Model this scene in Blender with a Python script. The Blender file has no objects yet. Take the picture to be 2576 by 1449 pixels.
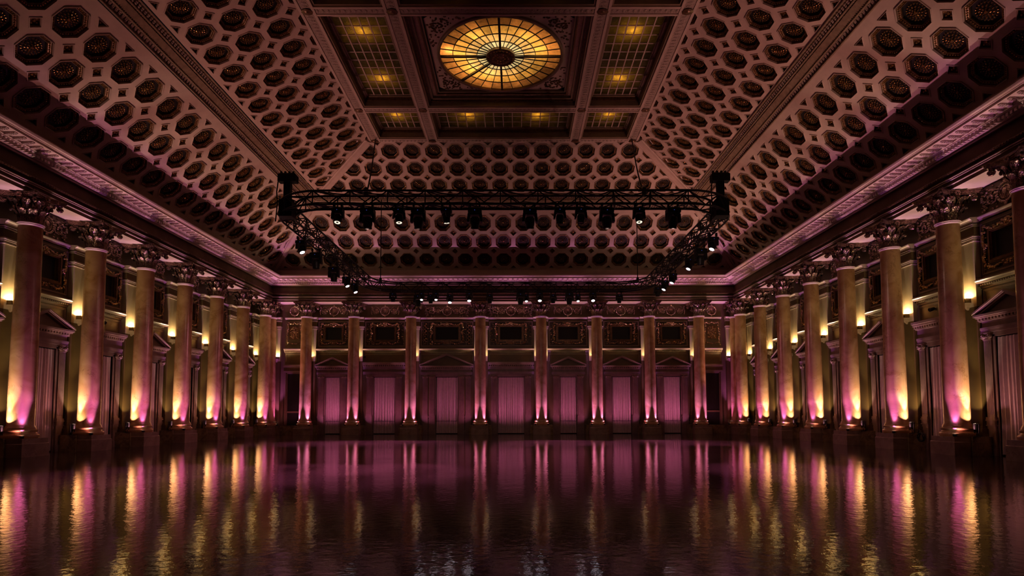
import bpy, math, random
from mathutils import Matrix, Vector
random.seed(7)
PI = math.pi
SC = bpy.context.scene
COL = SC.collection

# ------------------------------------------------------------------ camera
FPX, TH, YAW, ROLL, PCX, PCY = 1481.72, .0634, .0021, .0022, 1303.49, 944.40
CAMP = Vector((.894, 0, 1.55))
cd = bpy.data.cameras.new('camera'); cam = bpy.data.objects.new('camera', cd); COL.objects.link(cam)
cd.sensor_width = 36; cd.sensor_fit = 'HORIZONTAL'
cd.lens = 36 * FPX / 2576
cd.shift_x = -(PCX - 1288) / 2576
cd.shift_y = (PCY - 724.5) / 2576
cd.clip_end = 300
cam.matrix_world = (Matrix.Translation(CAMP) @ Matrix.Rotation(-YAW, 4, 'Z')
                    @ Matrix.Rotation(PI / 2 + TH, 4, 'X') @ Matrix.Rotation(-ROLL, 4, 'Z'))
SC.camera = cam
# ------------------------------------------------------------------ world and view
w = bpy.data.worlds.new('night'); SC.world = w; w.use_nodes = True
w.node_tree.nodes['Background'].inputs[0].default_value = (.02, .012, .012, 1)
w.node_tree.nodes['Background'].inputs[1].default_value = .15
SC.view_settings.view_transform = 'Standard'; SC.view_settings.look = 'None'
SC.view_settings.gamma = 1; SC.view_settings.use_curve_mapping = False
SC.view_settings.exposure = 0.0
cy_ = getattr(SC, 'cycles', None)
if cy_:
    cy_.max_bounces = 4; cy_.diffuse_bounces = 2; cy_.glossy_bounces = 3; cy_.transmission_bounces = 3; cy_.transparent_max_bounces = 4
    cy_.light_sampling_threshold = .03; cy_.caustics_reflective = False; cy_.caustics_refractive = False

# light levels (watts) and colours
MAGENTA = (.70, .17, 1.0); AMBER = (1, .73, .54); SCONCE = (1, .80, .42); ROSE = (1, .38, .32)
P_AMBER, P_MAG, P_BEAM, P_SCONCE, P_BACK = 1000, 760, 830, 85, 950
P_AMBER_W, P_MAG_W, P_BACK_W, P_FILL = 190, 90, 150, 110
P_OCULUS, P_PANEL, P_WASH, P_SOFFIT, P_DOOR = 75, 25, 11000, 750, 90

# ------------------------------------------------------------------ materials
MATS = {}
def nodes(name):
    m = bpy.data.materials.new(name); m.use_nodes = True
    n = m.node_tree.nodes; l = m.node_tree.links
    b = n['Principled BSDF']; MATS[name] = m
    return m, n, l, b
def plain(name, col, rough=.5, metal=0, var=.25, scale=3., bump=0., bscale=40., spec=.5):
    m, n, l, b = nodes(name)
    tc = n.new('ShaderNodeTexCoord')
    nz = n.new('ShaderNodeTexNoise'); nz.inputs['Scale'].default_value = scale; nz.inputs['Detail'].default_value = 3
    l.new(tc.outputs['Object'], nz.inputs['Vector'])
    cr = n.new('ShaderNodeValToRGB')
    cr.color_ramp.elements[0].position = .3; cr.color_ramp.elements[1].position = .7
    cr.color_ramp.elements[0].color = tuple(c * (1 - var) for c in col) + (1,)
    cr.color_ramp.elements[1].color = tuple(min(1, c * (1 + var * .6)) for c in col) + (1,)
    l.new(nz.outputs['Fac'], cr.inputs['Fac']); l.new(cr.outputs['Color'], b.inputs['Base Color'])
    b.inputs['Roughness'].default_value = rough; b.inputs['Metallic'].default_value = metal
    b.inputs['Specular IOR Level'].default_value = spec
    if bump:
        n2 = n.new('ShaderNodeTexNoise'); n2.inputs['Scale'].default_value = bscale; n2.inputs['Detail'].default_value = 2
        l.new(tc.outputs['Object'], n2.inputs['Vector'])
        bp = n.new('ShaderNodeBump'); bp.inputs['Strength'].default_value = bump; bp.inputs['Distance'].default_value = .03
        l.new(n2.outputs['Fac'], bp.inputs['Height']); l.new(bp.outputs['Normal'], b.inputs['Normal'])
    return m
def marble(name, c0, c1, cv, rough=.25, scale=1.2, vein=.5):
    m, n, l, b = nodes(name)
    tc = n.new('ShaderNodeTexCoord'); oi = n.new('ShaderNodeObjectInfo')
    ad = n.new('ShaderNodeVectorMath'); ad.operation = 'MULTIPLY_ADD'
    ad.inputs[1].default_value = (1, 1, 1)
    l.new(tc.outputs['Object'], ad.inputs[0])
    sc = n.new('ShaderNodeVectorMath'); sc.operation = 'SCALE'; sc.inputs[3].default_value = 17
    cb = n.new('ShaderNodeCombineXYZ')
    for i in range(3): l.new(oi.outputs['Random'], cb.inputs[i])
    l.new(cb.outputs[0], sc.inputs[0]); l.new(sc.outputs[0], ad.inputs[2])
    nz = n.new('ShaderNodeTexNoise'); nz.inputs['Scale'].default_value = scale; nz.inputs['Detail'].default_value = 5
    nz.inputs['Distortion'].default_value = 1.2
    l.new(ad.outputs[0], nz.inputs['Vector'])
    cr = n.new('ShaderNodeValToRGB'); e = cr.color_ramp.elements
    e[0].position = .32; e[0].color = c0 + (1,); e[1].position = .68; e[1].color = c1 + (1,)
    l.new(nz.outputs['Fac'], cr.inputs['Fac'])
    # thin veins
    n2 = n.new('ShaderNodeTexNoise'); n2.inputs['Scale'].default_value = scale * 2.1; n2.inputs['Detail'].default_value = 6
    n2.inputs['Distortion'].default_value = .8; n2.inputs['Roughness'].default_value = .65; l.new(ad.outputs[0], n2.inputs['Vector'])
    r2 = n.new('ShaderNodeValToRGB'); f = r2.color_ramp.elements
    f[0].position = .475; f[0].color = (0, 0, 0, 1); f[1].position = .525; f[1].color = (0, 0, 0, 1)
    k = r2.color_ramp.elements.new(.5); k.color = (vein, vein, vein, 1)
    l.new(n2.outputs['Fac'], r2.inputs['Fac'])
    n3 = n.new('ShaderNodeTexNoise'); n3.inputs['Scale'].default_value = scale * 1.7; n3.inputs['Detail'].default_value = 1
    l.new(ad.outputs[0], n3.inputs['Vector'])
    r3 = n.new('ShaderNodeValToRGB'); r3.color_ramp.elements[0].position = .5; r3.color_ramp.elements[1].position = .62
    l.new(n3.outputs['Fac'], r3.inputs['Fac'])
    vm = n.new('ShaderNodeMath'); vm.operation = 'MULTIPLY'; l.new(r2.outputs['Color'], vm.inputs[0]); l.new(r3.outputs['Color'], vm.inputs[1])
    mx = n.new('ShaderNodeMix'); mx.data_type = 'RGBA'
    l.new(vm.outputs[0], mx.inputs['Factor']); l.new(cr.outputs['Color'], mx.inputs['A']); mx.inputs['B'].default_value = cv + (1,)
    l.new(mx.outputs['Result'], b.inputs['Base Color'])
    b.inputs['Roughness'].default_value = rough
    return m
def emit(name, col, strength):
    m, n, l, b = nodes(name)
    b.inputs['Base Color'].default_value = col + (1,)
    b.inputs['Emission Color'].default_value = col + (1,); b.inputs['Emission Strength'].default_value = strength
    return m
def glass(name, col, jit=.25):
    """rolled cathedral glass: lets lamp light through diffusely, glossy face"""
    m, n, l, b = nodes(name); out = n['Material Output']; n.remove(b)
    tc = n.new('ShaderNodeTexCoord'); geo = n.new('ShaderNodeNewGeometry'); oi = n.new('ShaderNodeObjectInfo')
    nz = n.new('ShaderNodeTexNoise'); nz.inputs['Scale'].default_value = 5; nz.inputs['Detail'].default_value = 8
    l.new(geo.outputs['Position'], nz.inputs['Vector'])
    hs = n.new('ShaderNodeHueSaturation'); hs.inputs['Color'].default_value = col + (1,)
    mr = n.new('ShaderNodeMapRange'); mr.inputs['To Min'].default_value = 1 - jit; mr.inputs['To Max'].default_value = 1 + jit
    l.new(oi.outputs['Random'], mr.inputs['Value'])
    mul = n.new('ShaderNodeMath'); mul.operation = 'MULTIPLY'
    m2 = n.new('ShaderNodeMapRange'); m2.inputs['To Min'].default_value = .45; m2.inputs['To Max'].default_value = 1.5
    l.new(nz.outputs['Fac'], m2.inputs['Value'])
    l.new(mr.outputs[0], mul.inputs[0]); l.new(m2.outputs[0], mul.inputs[1]); l.new(mul.outputs[0], hs.inputs['Value'])
    tr = n.new('ShaderNodeBsdfTranslucent'); l.new(hs.outputs['Color'], tr.inputs['Color'])
    gl = n.new('ShaderNodeBsdfGlossy'); gl.inputs['Roughness'].default_value = .25; gl.inputs['Color'].default_value = (.5, .5, .5, 1)
    n2 = n.new('ShaderNodeTexNoise'); n2.inputs['Scale'].default_value = 14; n2.inputs['Detail'].default_value = 4
    l.new(geo.outputs['Position'], n2.inputs['Vector'])
    bp = n.new('ShaderNodeBump'); bp.inputs['Strength'].default_value = .6; bp.inputs['Distance'].default_value = .05
    l.new(n2.outputs['Fac'], bp.inputs['Height']); l.new(bp.outputs['Normal'], gl.inputs['Normal']); l.new(bp.outputs['Normal'], tr.inputs['Normal'])
    ms = n.new('ShaderNodeMixShader'); ms.inputs[0].default_value = .12
    l.new(tr.outputs[0], ms.inputs[1]); l.new(gl.outputs[0], ms.inputs[2]); l.new(ms.outputs[0], out.inputs['Surface'])
    return m
def floor_mat():
    m, n, l, b = nodes('polished_floor')
    tc = n.new('ShaderNodeTexCoord')
    nz = n.new('ShaderNodeTexNoise'); nz.inputs['Scale'].default_value = .5; nz.inputs['Detail'].default_value = 4
    l.new(tc.outputs['Object'], nz.inputs['Vector'])
    cr = n.new('ShaderNodeValToRGB'); e = cr.color_ramp.elements
    e[0].position = .3; e[0].color = (.036, .028, .024, 1); e[1].position = .7; e[1].color = (.072, .057, .048, 1)
    l.new(nz.outputs['Fac'], cr.inputs['Fac'])
    br = n.new('ShaderNodeTexBrick'); br.offset = 0; br.inputs['Scale'].default_value = 1
    br.inputs['Mortar Size'].default_value = .006; br.inputs['Brick Width'].default_value = 2.4; br.inputs['Row Height'].default_value = 2.4
    br.inputs['Color1'].default_value = (1, 1, 1, 1); br.inputs['Color2'].default_value = (.8, .8, .8, 1); br.inputs['Mortar'].default_value = (.3, .3, .3, 1)
    l.new(tc.outputs['Object'], br.inputs['Vector'])
    mx = n.new('ShaderNodeMix'); mx.data_type = 'RGBA'; mx.blend_type = 'MULTIPLY'; mx.inputs['Factor'].default_value = 1
    l.new(cr.outputs['Color'], mx.inputs['A']); l.new(br.outputs['Color'], mx.inputs['B'])
    l.new(mx.outputs['Result'], b.inputs['Base Color'])
    r = n.new('ShaderNodeMapRange'); r.inputs['To Min'].default_value = .035; r.inputs['To Max'].default_value = .10
    l.new(nz.outputs['Fac'], r.inputs['Value']); l.new(r.outputs[0], b.inputs['Roughness'])
    n2 = n.new('ShaderNodeTexNoise'); n2.inputs['Scale'].default_value = 8; n2.inputs['Detail'].default_value = 4
    n3 = n.new('ShaderNodeTexNoise'); n3.inputs['Scale'].default_value = 1.3; n3.inputs['Detail'].default_value = 2
    l.new(tc.outputs['Object'], n2.inputs['Vector']); l.new(tc.outputs['Object'], n3.inputs['Vector'])
    b1 = n.new('ShaderNodeBump'); b1.inputs['Strength'].default_value = .16; b1.inputs['Distance'].default_value = .02
    b2 = n.new('ShaderNodeBump'); b2.inputs['Strength'].default_value = .10; b2.inputs['Distance'].default_value = .04
    l.new(n2.outputs['Fac'], b1.inputs['Height']); l.new(n3.outputs['Fac'], b2.inputs['Height'])
    l.new(b2.outputs['Normal'], b1.inputs['Normal']); l.new(b1.outputs['Normal'], b.inputs['Normal'])
    b.inputs['IOR'].default_value = 1.7
    return m
floor_mat()
marble('siena', (.37, .180, .07), (.585, .35, .175), (.13, .055, .02), .24, 1.1, .5)
marble('plinth_stone', (.20, .13, .09), (.34, .24, .17), (.10, .05, .03), .35, 1.6, .7)
marble('breccia', (.12, .08, .04), (.34, .24, .12), (.03, .02, .01), .3, 3.0, .9)
plain('wall_paint', (.15, .10, .045), .45, 0, .2, 1.5)
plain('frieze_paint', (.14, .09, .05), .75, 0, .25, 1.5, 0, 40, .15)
plain('pilaster_shade', (.10, .062, .014), .45, 0, .2, 1.5)  # pilaster below the sconce, shade put into the colour
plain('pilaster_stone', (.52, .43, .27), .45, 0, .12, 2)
plain('trim_paint', (.27, .185, .12), .38, 0, .2, 3)
plain('door_paint', (.22, .14, .12), .38, 0, .2, 3)
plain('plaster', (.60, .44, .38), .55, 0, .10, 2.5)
plain('band_plaster', (.40, .28, .19), .5, 0, .25, 6, .3, 30)
plain('relief_plaster', (.46, .33, .28), .5, 0, .35, 22, .9, 26)
plain('gilt', (.55, .31, .12), .24, .8, .5, 9)
plain('gilt_dark', (.17, .085, .035), .32, .4, .5, 9)
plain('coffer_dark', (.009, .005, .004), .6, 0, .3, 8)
plain('bronze', (.30, .19, .145), .17, .92, .5, 10, .9, 26)
plain('relief_bronze', (.50, .34, .26), .22, .9, .4, 12, .6, 40)
plain('garland_bronze', (.55, .36, .20), .2, .9, .4, 12, .5, 40)
plain('panel_bronze', (.055, .035, .02), .3, .2, .4, 6, .5, 18)
plain('black_metal', (.012, .011, .011), .45, .3, .2, 8)
plain('black_matte', (.004, .004, .004), .7, 0, .1, 8)
plain('dark_glass', (.006, .005, .005), .6, 0, .1, 2)
plain('dark_door', (.012, .011, .007), .4, 0, .3, 4)
plain('curtain_cloth', (.66, .50, .50), .8, 0, .08, 6)
plain('lens_glass', (.05, .05, .06), .1, 0, .1, 5)
emit('lit_lens', (1, .86, .95), 9)
emit('lit_ring', (1, .9, .7), 1.2)
emit('sconce_lamp', (1, .85, .5), 12)
emit('led_blue', (.1, .15, 1), .6)
glass('glass_orange', (.66, .43, .24)); glass('glass_amber', (.90, .68, .36)); glass('glass_honey', (.86, .72, .50)); glass('glass_pale', (.84, .84, .76))
glass('glass_olive', (.44, .34, .14), .12)

# ------------------------------------------------------------------ mesh builder
class MB:
    def __init__(s): s.v = []; s.f = []; s.m = []
    def add(s, vs, fs, mi=0):
        o = len(s.v); s.v += [tuple(p) for p in vs]
        for f in fs: s.f.append(tuple(i + o for i in f)); s.m.append(mi)
        return s
    def box(s, x0, x1, y0, y1, z0, z1, mi=0):
        vs = [(x, y, z) for z in (z0, z1) for y in (y0, y1) for x in (x0, x1)]
        return s.add(vs, [(0, 2, 3, 1), (4, 5, 7, 6), (0, 1, 5, 4), (2, 6, 7, 3), (0, 4, 6, 2), (1, 3, 7, 5)], mi)
    def frustum(s, x0, x1, y0, y1, z0, X0, X1, Y0, Y1, z1, mi=0):
        vs = [(x0, y0, z0), (x1, y0, z0), (x0, y1, z0), (x1, y1, z0), (X0, Y0, z1), (X1, Y0, z1), (X0, Y1, z1), (X1, Y1, z1)]
        return s.add(vs, [(0, 2, 3, 1), (4, 5, 7, 6), (0, 1, 5, 4), (2, 6, 7, 3), (0, 4, 6, 2), (1, 3, 7, 5)], mi)
    def lathe(s, prof, seg=24, mi=0, M=None, cap=True):
        vs = []; fs = []
        for r, z in prof:
            for k in range(seg):
                a = 2 * PI * k / seg; vs.append(Vector((r * math.cos(a), r * math.sin(a), z)))
        n = len(prof)
        for i in range(n - 1):
            for k in range(seg):
                k2 = (k + 1) % seg
                fs.append((i * seg + k, i * seg + k2, (i + 1) * seg + k2, (i + 1) * seg + k))
        if cap:
            fs.append(tuple(range(seg))[::-1]); fs.append(tuple((n - 1) * seg + k for k in range(seg)))
        if M: vs = [M @ v for v in vs]
        return s.add(vs, fs, mi)
    def tube(s, p0, p1, r, seg=6, mi=0):
        p0 = Vector(p0); p1 = Vector(p1); d = p1 - p0; L = d.length
        if L < 1e-6: return s
        q = d.to_track_quat('Z', 'Y').to_matrix().to_4x4(); M = Matrix.Translation(p0) @ q
        return s.lathe([(r, 0), (r, L)], seg, mi, M)
    def path(s, pts, r, seg=6, mi=0):
        pts = [Vector(p) for p in pts]; n = len(pts); vs = []; fs = []
        for i, p in enumerate(pts):
            t = (pts[min(i + 1, n - 1)] - pts[max(i - 1, 0)]).normalized()
            up = Vector((0, 0, 1)) if abs(t.z) < .9 else Vector((0, 1, 0))
            a = t.cross(up).normalized(); b = a.cross(t)
            for k in range(seg):
                g = 2 * PI * k / seg; vs.append(p + a * (r * math.cos(g)) + b * (r * math.sin(g)))
        for i in range(n - 1):
            for k in range(seg):
                k2 = (k + 1) % seg; fs.append((i * seg + k, i * seg + k2, (i + 1) * seg + k2, (i + 1) * seg + k))
        fs.append(tuple(range(seg))); fs.append(tuple((n - 1) * seg + k for k in range(seg))[::-1])
        return s.add(vs, fs, mi)
    def blob(s, c, r, mi=0, rot=None):
        if isinstance(r, (int, float)): r = (r, r, r)
        vs = []
        for p in ICO_V:
            q = Vector((p[0] * r[0], p[1] * r[1], p[2] * r[2]))
            if rot: q = rot @ q
            vs.append((c[0] + q.x, c[1] + q.y, c[2] + q.z))
        return s.add(vs, ICO_F, mi)
    def ext(s, poly, axis, a0, a1, mi=0):
        """extrude a 2D polygon [(p,q)] along axis 'x': (a,p,q) or 'y': (p,a,q)"""
        n = len(poly)
        mk = (lambda a, p, q: (a, p, q)) if axis == 'x' else (lambda a, p, q: (p, a, q))
        vs = [mk(a0, *t) for t in poly] + [mk(a1, *t) for t in poly]
        fs = [(i, (i + 1) % n, n + (i + 1) % n, n + i) for i in range(n)]
        fs += [tuple(range(n))[::-1], tuple(range(n, 2 * n))]
        return s.add(vs, fs, mi)
    def mesh(s, name, mats, smooth=False):
        me = bpy.data.meshes.new(name); me.from_pydata(s.v, [], s.f)
        for m in mats: me.materials.append(MATS[m])
        me.polygons.foreach_set('material_index', s.m)
        if smooth: me.polygons.foreach_set('use_smooth', [True] * len(s.f))
        import bmesh
        bm = bmesh.new(); bm.from_mesh(me); bmesh.ops.recalc_face_normals(bm, faces=bm.faces); bm.to_mesh(me); bm.free()
        if smooth:
            try: me.set_sharp_from_angle(angle=math.radians(40))
            except Exception: pass
        me.update(); return me
g = (1 + 5 ** .5) / 2; _n = (1 + g * g) ** .5
ICO_V = [(a / _n, b / _n, c / _n) for a, b, c in [(-1, g, 0), (1, g, 0), (-1, -g, 0), (1, -g, 0), (0, -1, g), (0, 1, g), (0, -1, -g), (0, 1, -g), (g, 0, -1), (g, 0, 1), (-g, 0, -1), (-g, 0, 1)]]
ICO_F = [(0, 11, 5), (0, 5, 1), (0, 1, 7), (0, 7, 10), (0, 10, 11), (1, 5, 9), (5, 11, 4), (11, 10, 2), (10, 7, 6), (7, 1, 8), (3, 9, 4), (3, 4, 2), (3, 2, 6), (3, 6, 8), (3, 8, 9), (4, 9, 5), (2, 4, 11), (6, 2, 10), (8, 6, 7), (9, 8, 1)]

def obj(name, me, parent=None, loc=(0, 0, 0), rot=None, scale=None, M=None, **props):
    o = bpy.data.objects.new(name, me); COL.objects.link(o)
    if parent: o.parent = parent
    if M is not None: o.matrix_basis = M
    else:
        o.location = loc
        if rot: o.rotation_euler = rot
        if scale: o.scale = scale
    for k, v in props.items(): o[k] = v
    return o
def empty(name, loc=(0, 0, 0), rz=0, M=None, parent=None, **props):
    o = obj(name, None, parent, loc, (0, 0, rz), None, M, **props); o.empty_display_size = .2
    return o
def thing(name, label, cat, loc=(0, 0, 0), rz=0, group=None, M=None):
    o = empty(name, loc, rz, M, label=label, category=cat)
    if group: o['group'] = group
    return o
def spot(name, parent, loc, target, power, col, angle, blend=.5, rad=.04):
    """loc/target in the parent's local frame"""
    ld = bpy.data.lights.new(name, 'SPOT'); ld.energy = power; ld.color = col; ld.spot_size = math.radians(angle)
    ld.spot_blend = blend; ld.shadow_soft_size = rad
    o = bpy.data.objects.new(name, ld); COL.objects.link(o); o.parent = parent
    d = Vector(target) - Vector(loc)
    o.matrix_basis = Matrix.Translation(Vector(loc)) @ d.to_track_quat('-Z', 'Y').to_matrix().to_4x4()
    return o
def point(name, parent, loc, power, col, rad=.05):
    ld = bpy.data.lights.new(name, 'POINT'); ld.energy = power; ld.color = col; ld.shadow_soft_size = rad
    o = bpy.data.objects.new(name, ld); COL.objects.link(o); o.parent = parent; o.location = loc
    return o
ORD = ['first', 'second', 'third', 'fourth', 'fifth', 'sixth', 'seventh', 'eighth', 'ninth', 'tenth', 'eleventh', 'twelfth', 'thirteenth', 'fourteenth', 'fifteenth', 'sixteenth']

# ------------------------------------------------------------------ room geometry constants
A_COL, XO = 17.18, -.107           # column line half width and centre of the wall system
YB = 43.0                          # back column line
Y0 = -4.0                          # wall behind the camera
COL_Y = [18.25 + 3.43 * k for k in range(8)]      # 18.25 .. 42.26 (the first left column stands outside the frame and is left out)
CORNER_Y = 43.28
BACK_X = [-14.55, -11.07, -6.88, -1.78, 2.68, 6.76, 10.64, 14.28]
LX, RX = -A_COL + XO, A_COL + XO
WALLM = {'left': Matrix.Translation((LX, 0, 0)) @ Matrix.Rotation(PI / 2, 4, 'Z'),
         'right': Matrix.Translation((RX, 0, 0)) @ Matrix.Rotation(-PI / 2, 4, 'Z'),
         'back': Matrix.Translation((0, YB, 0))}
def lx(side, y): return y if side == 'left' else -y      # world Y -> local x on a side wall

# ------------------------------------------------------------------ floor and shell
mb = MB(); mb.box(-21, 21, Y0, 47, -.2, 0)
obj('floor', mb.mesh('floor', ['polished_floor']), kind='structure')
mb = MB(); mb.box(-21, 21, Y0 - .3, Y0, 0, 20)
obj('wall_front', mb.mesh('wall_front', ['wall_paint']), kind='structure')

def ring(mb, prof, y0, dback, xo, mi=0, closed=False):
    """sweep a profile [(a, z)] round left, back and right sides with mitred corners"""
    n = len(prof); vs = []; fs = []
    for a, z in prof:
        vs += [(xo - a, y0, z), (xo - a, dback + a, z), (xo + a, dback + a, z), (xo + a, y0, z)]
    for i in range(n if closed else n - 1):
        j = (i + 1) % n
        for k in range(3): fs.append((i * 4 + k, i * 4 + k + 1, j * 4 + k + 1, j * 4 + k))
    if isinstance(mi, int): mb.add(vs, fs, mi)
    else:
        mb.add(vs, fs); mb.m[-len(fs):] = [mi[q // 3] for q in range(len(fs))]
DW = YB - A_COL                    # back line minus half width of the wall system
# entablature: soffit + architrave
mb = MB()
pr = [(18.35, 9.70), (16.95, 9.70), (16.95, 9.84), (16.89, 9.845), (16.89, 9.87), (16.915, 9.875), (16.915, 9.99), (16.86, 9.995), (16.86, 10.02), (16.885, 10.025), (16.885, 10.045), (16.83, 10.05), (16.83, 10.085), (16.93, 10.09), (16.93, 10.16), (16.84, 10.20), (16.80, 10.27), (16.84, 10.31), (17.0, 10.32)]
ring(mb, pr, Y0, DW, XO, [1 if (i == 0 or i in (2, 3, 6, 7, 10, 11)) else 0 for i in range(len(pr) - 1)])  # soffit and ledges paler than the fascias, uplight put into the colour
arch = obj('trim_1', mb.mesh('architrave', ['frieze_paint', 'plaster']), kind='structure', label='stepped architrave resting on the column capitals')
mb = MB()
for s, side in ((-1, 'left'), (1, 'right')):
    for y in [15 + .12 * i for i in range(int((42.6 - 15) / .12))]:
        mb.blob((XO + s * 16.80, y, 10.24), (.03, .05, .04))
for x in [-16.7 + .12 * i for i in range(int(33.4 / .12))]: mb.blob((XO + x, DW + 16.80, 10.24), (.05, .03, .04))
obj('bead_moulding', mb.mesh('beads', ['gilt_dark'], True), arch, kind='stuff')
# soffit panels between the capitals
mb = MB(); ring(mb, [(17.0, 10.31), (17.0, 10.86), (16.90, 10.86)], Y0, DW, XO)
obj('trim_2', mb.mesh('frieze', ['frieze_paint']), kind='structure', label='plain dark frieze band above the architrave')
mb = MB()
ring(mb, [(16.98, 10.86), (16.86, 10.87), (16.86, 10.93), (16.72, 10.94), (16.72, 11.06), (16.66, 11.065), (16.60, 11.10), (16.60, 11.13), (16.55, 11.135), (16.55, 11.20), (16.10, 11.20), (16.08, 11.20), (16.08, 11.285), (16.04, 11.29), (16.04, 11.31), (16.02, 11.315), (15.98, 11.34), (15.955, 11.40), (15.955, 11.44), (16.2, 11.46), (17.35, 11.60), (17.35, 12.3)], Y0, DW - .08, XO)
corn = obj('trim_3', mb.mesh('cornice', ['plaster']), kind='structure', label='projecting plaster cornice with brackets below the vault')
DC = DW - .08
mb = MB()
for s in (-1, 1):
    for i in range(int(27.5 / .16)):
        y = 14.6 + .16 * i; a0, a1 = XO + s * 16.72, XO + s * 16.62
        mb.box(min(a0, a1), max(a0, a1), y, y + .09, 10.95, 11.05)
for i in range(int(33.2 / .16)):
    x = XO - 16.6 + .16 * i; mb.box(x, x + .09, DC + 16.62, DC + 16.72, 10.95, 11.05)
obj('dentil_course', mb.mesh('dentils', ['plaster']), corn, kind='stuff')
mb = MB()
mb.ext([(0, 0), (.40, 0), (.40, -.03), (.36, -.06), (.26, -.05), (.14, -.085), (.02, -.10), (0, -.08)], 'x', -.06, .06)
for i in range(5): mb.blob((0.0, .06 + .07 * i, -.085 + .008 * i), (.075, .035, .03))
br = mb.mesh('bracket', ['relief_plaster'])
for s in (-1, 1):
    y = 15.0
    while y < 41.2:
        obj('bracket', br, corn, (XO + s * 16.55, y, 11.20), (0, 0, PI / 2 if s > 0 else -PI / 2)); y += .36
x = -16.2
while x < 16.3:
    obj('bracket', br, corn, (XO + x, DC + 16.55, 11.20), (0, 0, PI)); x += .36

# ------------------------------------------------------------------ coffered vault
def octo(r, P, Q, z):
    t = r * math.tan(PI / 8)
    pts = [(r, -t), (r, t), (t, r), (-t, r), (-r, t), (-r, -t), (-t, -r), (t, -r)]
    return [(x * P, y * Q, z) for x, y in pts]
def coffer_mesh(P, Q, name):
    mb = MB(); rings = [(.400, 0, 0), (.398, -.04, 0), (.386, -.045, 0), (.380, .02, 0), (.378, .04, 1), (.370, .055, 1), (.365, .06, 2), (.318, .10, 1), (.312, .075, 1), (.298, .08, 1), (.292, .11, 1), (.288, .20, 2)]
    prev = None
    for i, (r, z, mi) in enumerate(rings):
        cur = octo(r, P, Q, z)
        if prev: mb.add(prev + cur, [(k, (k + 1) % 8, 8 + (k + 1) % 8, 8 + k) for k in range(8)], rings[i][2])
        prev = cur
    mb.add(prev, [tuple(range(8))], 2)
    o = octo(.342, P, Q, .075)
    for k in range(8):
        a = Vector(o[k]); b = Vector(o[(k + 1) % 8])
        for j in range(5):
            p = a.lerp(b, (j + .5) / 5); mb.blob(p, (.035, .035, .04), 3)
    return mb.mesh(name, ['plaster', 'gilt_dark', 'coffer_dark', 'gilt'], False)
def rosette_mesh(P, name, k=1.):
    mb = MB(); R = P * .235
    mb.blob((0, 0, .12), (R * .2, R * .2, .08))
    for rr, n, s, z in ((.36, 8, .10, .13), (.62, 12, .105, .15), (.93, 20, .095, .17)):
        for i in range(n):
            a = 2 * PI * (i + .5 * (n == 12)) / n
            mb.blob((R * rr * math.cos(a), R * rr * math.sin(a), z), (R * s * 1.25, R * s * .7, .05), 0, Matrix.Rotation(a, 3, 'Z'))
    return mb.mesh(name, ['gilt', 'gilt_dark'], False)
CUT = .185
def small_mesh(P, Q, name, half=0):
    """little diamond coffer; half = +1 / -1 keeps only the upper / lower triangle"""
    mb = MB(); rings = [(1.0, 0, 0), (.99, -.025, 0), (.86, -.03, 0), (.80, .03, 0), (.78, .05, 1), (.74, .10, 1)]
    base = [(1, 0), (0, 1), (-1, 0), (0, -1)]
    if half == 1: base = [(1, 0), (0, 1), (-1, 0)]
    if half == -1: base = [(-1, 0), (0, -1), (1, 0)]
    n = len(base); cy = 0 if not half else half * .36 * CUT * Q
    prev = None
    for i, (r, z, mi) in enumerate(rings):
        cur = [(x * CUT * P * r, cy + (y * CUT * Q - cy) * r, z) for x, y in base]
        if prev: mb.add(prev + cur, [(k, (k + 1) % n, n + (k + 1) % n, n + k) for k in range(n)], mi)
        prev = cur
    mb.add(prev, [tuple(range(n))], 1)
    r = CUT * P * (.2 if not half else .12)
    mb.blob((0, cy, .07), (r, r, .05), 3)
    if not half:
        for i in range(4):
            a = PI / 2 * i; mb.blob((r * 2.2 * math.cos(a), r * 2.2 * math.sin(a), .08), (r * .8, r * .8, .04), 3)
    return mb.mesh(name, ['plaster', 'gilt_dark', 'coffer_dark', 'gilt'], False)

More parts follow.
